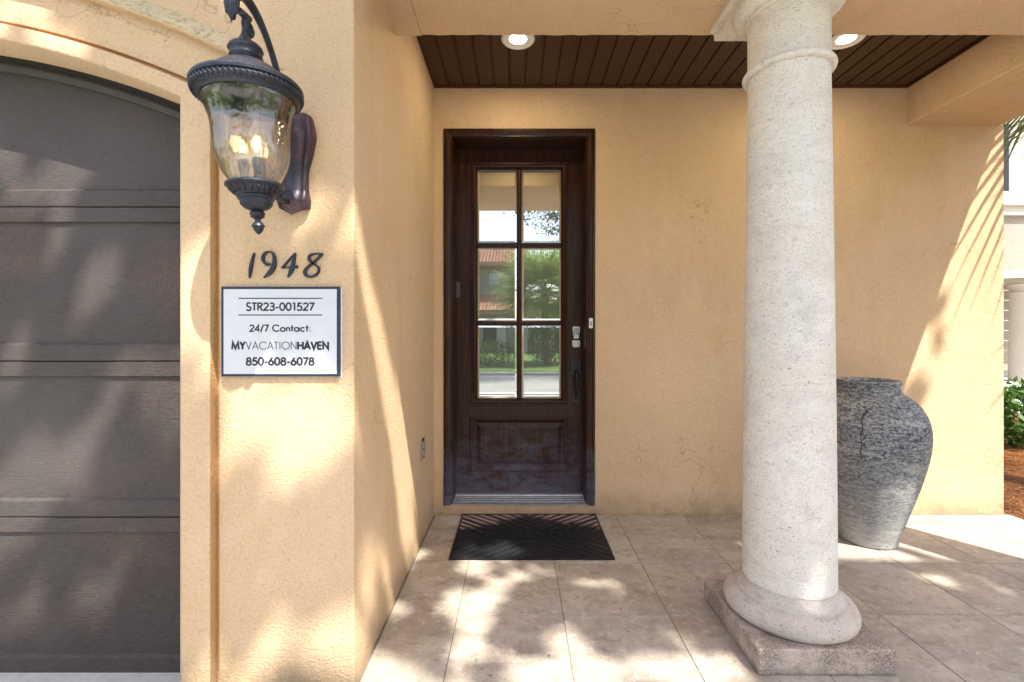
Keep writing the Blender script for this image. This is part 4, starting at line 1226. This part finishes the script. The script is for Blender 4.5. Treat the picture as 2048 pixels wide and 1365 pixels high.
# ------------------------------------------------------------------ power socket on the side wall
oy, oz = 2.772, PZ(898, 2.77)
sock = thing('power_socket', 'grey double power socket set in a broken hole low on the porch side wall', 'socket', (XL, oy, oz))
q = MB(); rr1 = random.Random(9)
ring = []
for k in range(22):
    a = 2 * PI * k / 22; r = 1 + rr1.uniform(-0.12, 0.15)
    ring.append((XL + 0.0015, oy + 0.062 * r * max(-0.9, min(0.9, 1.15 * math.cos(a))), oz + 0.068 * r * max(-0.92, min(0.92, 1.15 * math.sin(a)))))
q.add([(XL + 0.0015, oy, oz)] + ring, [(0, 1 + k, 1 + (k + 1) % 22) for k in range(22)]); obj('broken_edge', q, M['hole'], sock)
q = MB(); q.box(XL + 0.001, XL + 0.006, oy - 0.050, oy - 0.012, oz - 0.052, oz + 0.052, bev=0.001); obj('yoke', q, M['grey_plastic'], sock)
for s_ in (-1, 1):
    q = MB(); q.box(XL + 0.005, XL + 0.014, oy - 0.026, oy + 0.026, oz + s_ * 0.022 - 0.017, oz + s_ * 0.022 + 0.017, bev=0.004); rc_ = obj('receptacle', q, M['grey_plastic'], sock)
    q = MB()
    for dy in (-0.008, 0.008): q.box(XL + 0.0135, XL + 0.0145, oy + dy - 0.0015, oy + dy + 0.0015, oz + s_ * 0.022 - 0.004, oz + s_ * 0.022 + 0.006)
    obj('slot', q, M['dark'], rc_)

# ------------------------------------------------------------------ vegetation
def leafmesh(centers, size, aspect=0.45, droop=0.0, seed=1, up=0.3):
    r = np.random.default_rng(seed); n = len(centers)
    d = r.normal(size=(n, 3)); d[:, 2] -= droop; d /= np.linalg.norm(d, axis=1)[:, None]
    u = r.normal(size=(n, 3)); u[:, 2] += up; s = np.cross(d, u); s /= np.linalg.norm(s, axis=1)[:, None]
    L_ = size * r.uniform(0.7, 1.3, n)[:, None]; W_ = L_ * aspect
    c = np.asarray(centers)
    v = np.stack([c - d * L_ / 2, c + s * W_ / 2, c + d * L_ / 2, c - s * W_ / 2], 1).reshape(-1, 3)
    f = np.arange(4 * n).reshape(n, 4)
    return v, f
def np_obj(name, v, f, mat, parent=None, at=(0, 0, 0)):
    me = bpy.data.meshes.new(name)
    off = np.array(ORG.get(parent.name, (0, 0, 0)) if parent else at)
    v = v - off
    me.vertices.add(len(v)); me.vertices.foreach_set('co', v.astype(np.float32).ravel())
    me.loops.add(f.size); me.loops.foreach_set('vertex_index', f.astype(np.int32).ravel())
    me.polygons.add(len(f)); me.polygons.foreach_set('loop_start', np.arange(0, f.size, 4, dtype=np.int32)); me.polygons.foreach_set('loop_total', np.full(len(f), 4, dtype=np.int32))
    me.update(calc_edges=True); me.materials.append(mat)
    o = bpy.data.objects.new(name, me); C.objects.link(o)
    if parent: o.parent = parent
    else: o.location = at
    return o
def vnoise(x, y, seed):
    r = np.random.default_rng(seed); g_ = r.uniform(0, 1, (64, 64))
    xi = np.floor(x).astype(int); yi = np.floor(y).astype(int); fx = x - xi; fy = y - yi
    fx = fx * fx * (3 - 2 * fx); fy = fy * fy * (3 - 2 * fy)
    a = g_[xi % 64, yi % 64]; b_ = g_[(xi + 1) % 64, yi % 64]; c_ = g_[xi % 64, (yi + 1) % 64]; d_ = g_[(xi + 1) % 64, (yi + 1) % 64]
    return (a * (1 - fx) + b_ * fx) * (1 - fy) + (c_ * (1 - fx) + d_ * fx) * fy
def dapple_gaps(c):
    # openings cut in the near oak's crown to shape the dapples, fewer mid-porch
    k = c[:, 2] / -SUN_DIR.z
    x = c[:, 0] + SUN_DIR.x * k; y = c[:, 1] + SUN_DIR.y * k
    n = 0.66 * vnoise(x / 0.21, y / 0.21, 3) + 0.34 * vnoise(x / 0.10 + 9, y / 0.10 + 4, 4)
    big = vnoise(x / 0.9 + 2, y / 0.9 + 7, 8)
    openn = np.where(x < 0.7, 0.62, 0.36)
    openn = np.where((x < -0.35) , 0.56, openn)
    openn = np.where((x < -1.3) , 0.44, openn)
    openn = np.where((x > 1.7) & (y > 2.5), 1.12, openn)
    openn = np.where((x > 1.2) & (y < 2.3), 0.26, openn)
    openn = np.where((x > 0.1) & (x < 0.95) & (y > 2.6), 0.08, openn)
    openn = np.where((x > 0.5) & (x < 1.25) & (y > 1.9) & (y <= 2.75), 0.17, openn)
    openn = np.where(y < 1.4, 0.82, openn)
    openn = openn + 0.22 * (big - 0.5)
    return n < 0.80 - 0.50 * openn
def tree(name, label, cat, base, trunk_top, crown_c, crown_r, nclump, per, clr, leaf, mat, seed, group=None, keep=None, limbs=9, gaps=None):
    t = thing(name, label, cat, base, group)
    r = np.random.default_rng(seed)
    cc = []
    while len(cc) < nclump:
        p = r.uniform(-1, 1, 3); l = np.linalg.norm(p)
        if 0.35 < l < 1:
            q_ = np.array(crown_c) + p * np.array(crown_r)
            if keep is None or keep(q_): cc.append(q_)
    cc = np.array(cc)
    cen = np.repeat(cc, per, 0) + r.normal(size=(nclump * per, 3)) * clr * np.array([1, 1, 0.6])
    if gaps: cen = cen[gaps(cen)]
    v, f = leafmesh(cen, leaf, 0.5, 0.2, seed)
    np_obj('crown', v, f, mat, t)
    q = MB(); b0 = Vector(base); tt = Vector(trunk_top)
    q.tube([b0, b0.lerp(tt, 0.3) + Vector((0.08, 0.05, 0)), b0.lerp(tt, 0.7) - Vector((0.06, 0.02, 0)), tt], [0.30, 0.23, 0.19, 0.16], 12)
    sel = cc[r.choice(len(cc), min(limbs * 4, len(cc)), replace=False)]
    for i in range(limbs):
        e_ = Vector(sel[i]); m_ = tt.lerp(e_, 0.5) + Vector((0, 0, 0.35))
        q.tube([tt - Vector((0, 0, 0.15)), tt.lerp(m_, 0.5) + Vector((0, 0, .1)), m_, e_], [0.12, 0.085, 0.055, 0.018], 7)
        for j in range(3):
            e2 = Vector(sel[limbs + i * 3 + j]) if limbs + i * 3 + j < len(sel) else e_
            if (e2 - m_).length < 3.0: q.tube([m_, m_.lerp(e2, 0.5) + Vector((0, 0, 0.12)), e2], [0.04, 0.025, 0.008], 5)
    obj('trunk', q, M['bark'], t, smooth=True)
    return t
# oak whose crown stands between the sun and the porch
def up_sun(p, t): return Vector(p) - SUN_DIR / abs(SUN_DIR.z) * t
oc = up_sun((0.9, 1.9, 0.6), 6.9)
tree('oak_tree', 'live oak standing by the driveway that dapples the porch with shade', 'tree', (6.8, -2.2, -0.06), (5.6, -2.5, 3.9), tuple(oc), (4.3, 3.6, 1.7), 420, 430, 0.36, 0.115, M['oak'], 21, gaps=dapple_gaps)
tree('oak_tree', 'live oak across the street reflected in the upper door panes', 'tree', (5.2, -12.5, -0.12), (4.2, -12.4, 4.0), (2.4, -12.0, 7.3), (3.0, 1.8, 2.2), 120, 110, 0.28, 0.11, M['oak'], 5, keep=lambda p: p[2] > 5.2 and p[0] > -0.6)

def frond_mesh(name, mat, L=0.85, nl=38, pet=0.85, seed=1, span=118):
    r = random.Random(seed); q = MB()
    q.tube([(0, 0, 0), (pet * 0.5, 0, 0.05), (pet, 0, 0.03)], [0.018, 0.012, 0.010], 6)
    ctr = Vector((pet, 0, 0.03))
    for i in range(nl):
        a = R(-span + 2 * span * i / (nl - 1)) * 0.95
        ll = L * (0.72 + 0.28 * math.cos(a * 0.6)) * r.uniform(0.9, 1.06)
        st = ctr + Vector((0.16 * math.cos(a * 0.2) * max(0, math.cos(a)), 0, 0))
        d = Vector((math.cos(a), math.sin(a), 0.10 * math.cos(3 * a)))
        s_ = Vector((-math.sin(a), math.cos(a), 0))
        dr = r.uniform(0.12, 0.30)
        P_ = []
        for k, (t, wd) in enumerate(((0, 0.003), (0.3, 0.017), (0.6, 0.013), (0.85, 0.006), (1.0, 0.001))):
            c0 = st + d * ll * t + Vector((0, 0, -dr * t ** 2.4 * ll + 0.015))
            P_.append([c0 - s_ * wd - Vector((0, 0, wd * 0.6)), c0, c0 + s_ * wd - Vector((0, 0, wd * 0.6))])
        q.sweep(P_)
    return mesh_of(name, q, mat)
fmA = frond_mesh('frond', M['palm'], seed=1); fmB = frond_mesh('frond', M['palm_bright'], L=1.15, nl=34, seed=2)
def palm(label, base, top, n, mesh, seed, scale=1.0):
    t = thing('palm_tree', label, 'palm tree', base)
    r = random.Random(seed); q = MB(); b0 = Vector(base); tt = Vector(top)
    pts = [b0.lerp(tt, k / 14) for k in range(15)]
    q.tube(pts, [0.17 + 0.02 * (k % 2) for k in range(15)], 12)
    obj('trunk', q, M['bark'], t)
    for k in range(n):
        el = R(75 - 115 * ((k + 0.5) / n)); az = k * 2.399 + r.uniform(-0.2, 0.2)
        o = bpy.data.objects.new('frond', mesh); C.objects.link(o); o.parent = t
        o.location = tt - b0 + Vector((0, 0, r.uniform(-0.15, 0.1)))
        o.rotation_euler = (r.uniform(-0.35, 0.35), -el, az)
        s_ = scale * r.uniform(0.88, 1.08); o.scale = (s_, s_, s_)
    return t
palm('fan palm beside the porch whose drooping fronds hang past the wall corner', (4.9, 3.25, -0.06), (4.8, 3.2, 3.5), 18, fmA, 4)
palm('sunlit fan palm across the street reflected in the right door panes', (1.35, -15.5, -0.12), (1.3, -15.5, 3.1), 60, fmB, 8, 1.35)

def bush(name, label, base, rad, n, leaf, mat, seed, cat='shrub'):
    t = thing(name, label, cat, base)
    r = np.random.default_rng(seed)
    p = r.normal(size=(n, 3)); p /= np.linalg.norm(p, axis=1)[:, None]; p *= (r.uniform(0.35, 1, n) ** 0.5)[:, None]
    p *= 1 + 0.18 * np.sin(5 * p[:, :1] * 3 + seed) * np.cos(4 * p[:, 1:2] * 3)
    c = np.array(base) + np.array([0, 0, rad[2]]) + p * np.array(rad)
    c = c[c[:, 2] > base[2] + 0.03]
    v, f = leafmesh(c, leaf, 0.42, -0.3, seed, 1.0); np_obj('foliage', v, f, mat, t)
    q = MB()
    for k in range(9):
        a = k * 0.7; q.tube([base, (base[0] + 0.5 * rad[0] * math.cos(a), base[1] + 0.5 * rad[1] * math.sin(a), base[2] + rad[2] * 1.2)], [0.015, 0.006], 5)
    obj('stem', q, M['bark'], t)
    return t
bush('shrub', 'glossy green shrub in the pine straw bed behind the porch corner', (5.75, 5.35, -0.06), (0.62, 0.5, 0.36), 2600, 0.085, M['shrub'], 3)
bush('shrub', 'round shrub on the far lawn reflected in the lower left door pane', (-1.2, -12.5, -0.12), (1.3, 0.8, 0.55), 2500, 0.10, M['shrub'], 6)
bush('shrub', 'taller leafy shrub by the far house reflected in the lower right door pane', (1.2, -13.5, -0.12), (0.9, 0.8, 1.0), 2500, 0.12, M['shrub'], 9)
# pine needles on the bed
n = 9000; r = np.random.default_rng(2)
c = np.stack([r.uniform(3.34, 6.6, n), r.uniform(2.2, 6.6, n), np.full(n, -0.052) + r.uniform(0, 0.02, n)], 1)
an = r.uniform(0, PI, n); d = np.stack([np.cos(an), np.sin(an), r.uniform(-.12, .12, n)], 1) * 0.075; s_ = np.stack([-np.sin(an), np.cos(an), np.zeros(n)], 1) * 0.0022
v = np.stack([c - d - s_, c + d - s_, c + d + s_, c - d + s_], 1).reshape(-1, 3)
o = np_obj('pine_straw', v, np.arange(4 * n).reshape(n, 4), M['needle']); o['kind'] = 'stuff'; o['label'] = 'brown pine needles strewn over the planting bed'
# litter on the tiles
n = 46; c = np.stack([r.uniform(-0.4, 3.0, n), r.uniform(1.62, 3.1, n), np.full(n, 0.003)], 1)
an = r.uniform(0, PI, n); L_ = r.uniform(0.003, 0.011, n)[:, None]
d = np.stack([np.cos(an), np.sin(an), r.uniform(-.1, .3, n)], 1) * L_; s_ = np.stack([-np.sin(an), np.cos(an), np.zeros(n)], 1) * L_ * 0.3
v = np.stack([c - d, c - s_, c + d, c + s_], 1).reshape(-1, 3)
o = np_obj('leaf_litter', v, np.arange(4 * n).reshape(n, 4), M['litter']); o['kind'] = 'stuff'; o['label'] = 'tiny dry leaf scraps scattered on the porch tiles'

# ------------------------------------------------------------------ neighbour house on the right
nb = thing('neighbour_house', 'taupe neighbouring house with cream balcony mouldings seen past the porch corner', 'house', (13, 12.5, -0.1))
YN = 12.3
def nbx(a, b_, c_, d_, z0, z1, name, mat): q = MB(); q.box(a, b_, c_, d_, z0, z1); return obj(name, q, mat, nb)
nbx(9.0, 20, YN, YN + 0.6, PZ(543, YN), PZ(432, YN), 'balcony_wall', M['taupe'])
nbx(8.95, 20, YN - 0.12, YN + 0.65, PZ(432, YN), PZ(414, YN), 'moulding', M['cream'])
nbx(8.9, 20, YN - 0.22, YN + 0.7, PZ(414, YN), PZ(388, YN), 'coping', M['cream'])
nbx(8.95, 20, YN - 0.08, YN + 0.62, PZ(556, YN), PZ(543, YN), 'lower_moulding', M['cream'])
nbx(8.0, 12.75, YN + 1.4, YN + 1.6, -0.1, 9.0, 'wall', M['taupe'])
nbx(12.75, 20, YN + 3.0, YN + 3.2, -0.1, 9.0, 'upper_wall', M['cream'])
nbx(PX(2003, 13.6) - 0.0, PX(2014, 13.6), 13.55, 13.66, PZ(400, 13.6), PZ(250, 13.6), 'window_frame', M['dark'])
nbx(PX(2014.3, 13.6), PX(2017, 13.6), 13.55, 13.64, PZ(400, 13.6), PZ(250, 13.6), 'window_glass', M['winglass'])
for k in range(9):
    nbx(12.0, 15.4, YN + 1.20, YN + 1.24, 0.15 + k * 0.29, 0.15 + k * 0.29 + 0.27, 'shutter_slat', M['taupe'])
q = MB()
cxn = PX(2052, YN + 0.3); 
q.box(cxn - 0.42, cxn + 0.42, YN - 0.05, YN + 0.6, PZ(566, YN), PZ(556.2, YN))
q.lathe([(0.40, PZ(567, YN)), (0.33, PZ(575, YN)), (0.33, PZ(582, YN)), (0.36, PZ(584, YN)), (0.33, PZ(587, YN)), (0.36, -0.1)], cxn, YN + 0.28, 0, 32)
obj('column', q, M['cream'], nb, smooth=True, ang=40)
nbx(12.2, 12.95, YN - 1.9, YN - 1.4, -0.1, 0.30, 'planter', M['terracotta'])

# ------------------------------------------------------------------ house across the street (seen in the door glass)
oh = thing('far_house', 'taupe house with terracotta barrel tile roofs across the street reflected in the door', 'house', (-4, -30, -0.12))
def oq(name, a, b_, c_, d_, z0, z1, mat, par=None): q = MB(); q.box(a, b_, c_, d_, z0, z1); return obj(name, q, mat, par or oh)
oq('wall', -14, 0.4, -36, -29.4, -0.12, 6.6, M['taupe'])
w_ = oq('window', -2.15, -1.45, -29.4, -29.34, 5.0, 5.75, M['white'])
for i in range(2):
    for j in range(2):
        oq('glass', -2.10 + i * 0.34, -1.80 + i * 0.31, -29.34, -29.31, 5.05 + j * 0.35, 5.36 + j * 0.34, M['winglass'], w_)
def barrel_roof(x0, x1, y_eave, z_eave, y_top, z_top, name='roof', nx=None):
    q = MB(); w1 = 0.25; cols = int((x1 - x0) / w1); rows_n = max(4, int(math.hypot(y_top - y_eave, z_top - z_eave) / 0.38))
    for j in range(rows_n):
        t0, t1 = j / rows_n, (j + 1.12) / rows_n
        line0, line1 = [], []
        for i in range(cols * 6 + 1):
            x = x0 + i * w1 / 6; h = 0.07 * abs(math.sin(PI * i / 6))
            line0.append((x, y_eave + (y_top - y_eave) * t0, z_eave + (z_top - z_eave) * t0 + h + 0.05))
            line1.append((x, y_eave + (y_top - y_eave) * t1, z_eave + (z_top - z_eave) * t1 + h * 0.8))
        q.sweep([line0, line1])
    q.quad((x0, y_eave, z_eave - 0.02), (x1, y_eave, z_eave - 0.02), (x1, y_top, z_top - 0.02), (x0, y_top, z_top - 0.02))
    q.box(x0, x1, y_eave - 0.3 if y_top < y_eave else y_eave, y_eave + 0.02, z_eave - 0.22, z_eave - 0.03)
    return obj(name, q, M['terracotta'], oh)
barrel_roof(-14.5, 0.9, -28.7, 6.55, -32.5, 8.2)
oq('porch_wall', -2.9, 3.2, -28.6, -26.2, -0.12, 2.75, M['taupe'])
barrel_roof(-3.0, 1.0, -25.6, 2.75, -28.6, 4.05)
barrel_roof(1.02, 3.4, -25.4, 2.45, -28.6, 3.5)
for k, x in enumerate((-1.1, 0.5, 2.3)):
    oq('pilaster', x - 0.3, x + 0.3, -26.19, -25.95, -0.12, 2.4, M['cream'])
oq('garage_opening', -2.4, -1.5, -26.19, -26.17, -0.12, 2.1, M['dark'])
for k in range(7):
    x = -16 + k * 7.3 + random.uniform(-1, 1)
    if -3 < x < 5: continue
    tree('background_tree', ['broad', 'narrow', 'low', 'tall', 'dense', 'thin', 'leaning'][k] + ' tree far across the street behind the camera', 'tree', (x, -24, -0.12), (x, -24, 2.8), (x, -24, 5.2), (2.4, 2.0, 2.2), 50, 60, 0.45, 0.22, M['oak'], 40 + k, limbs=5)
S.render.film_transparent = False
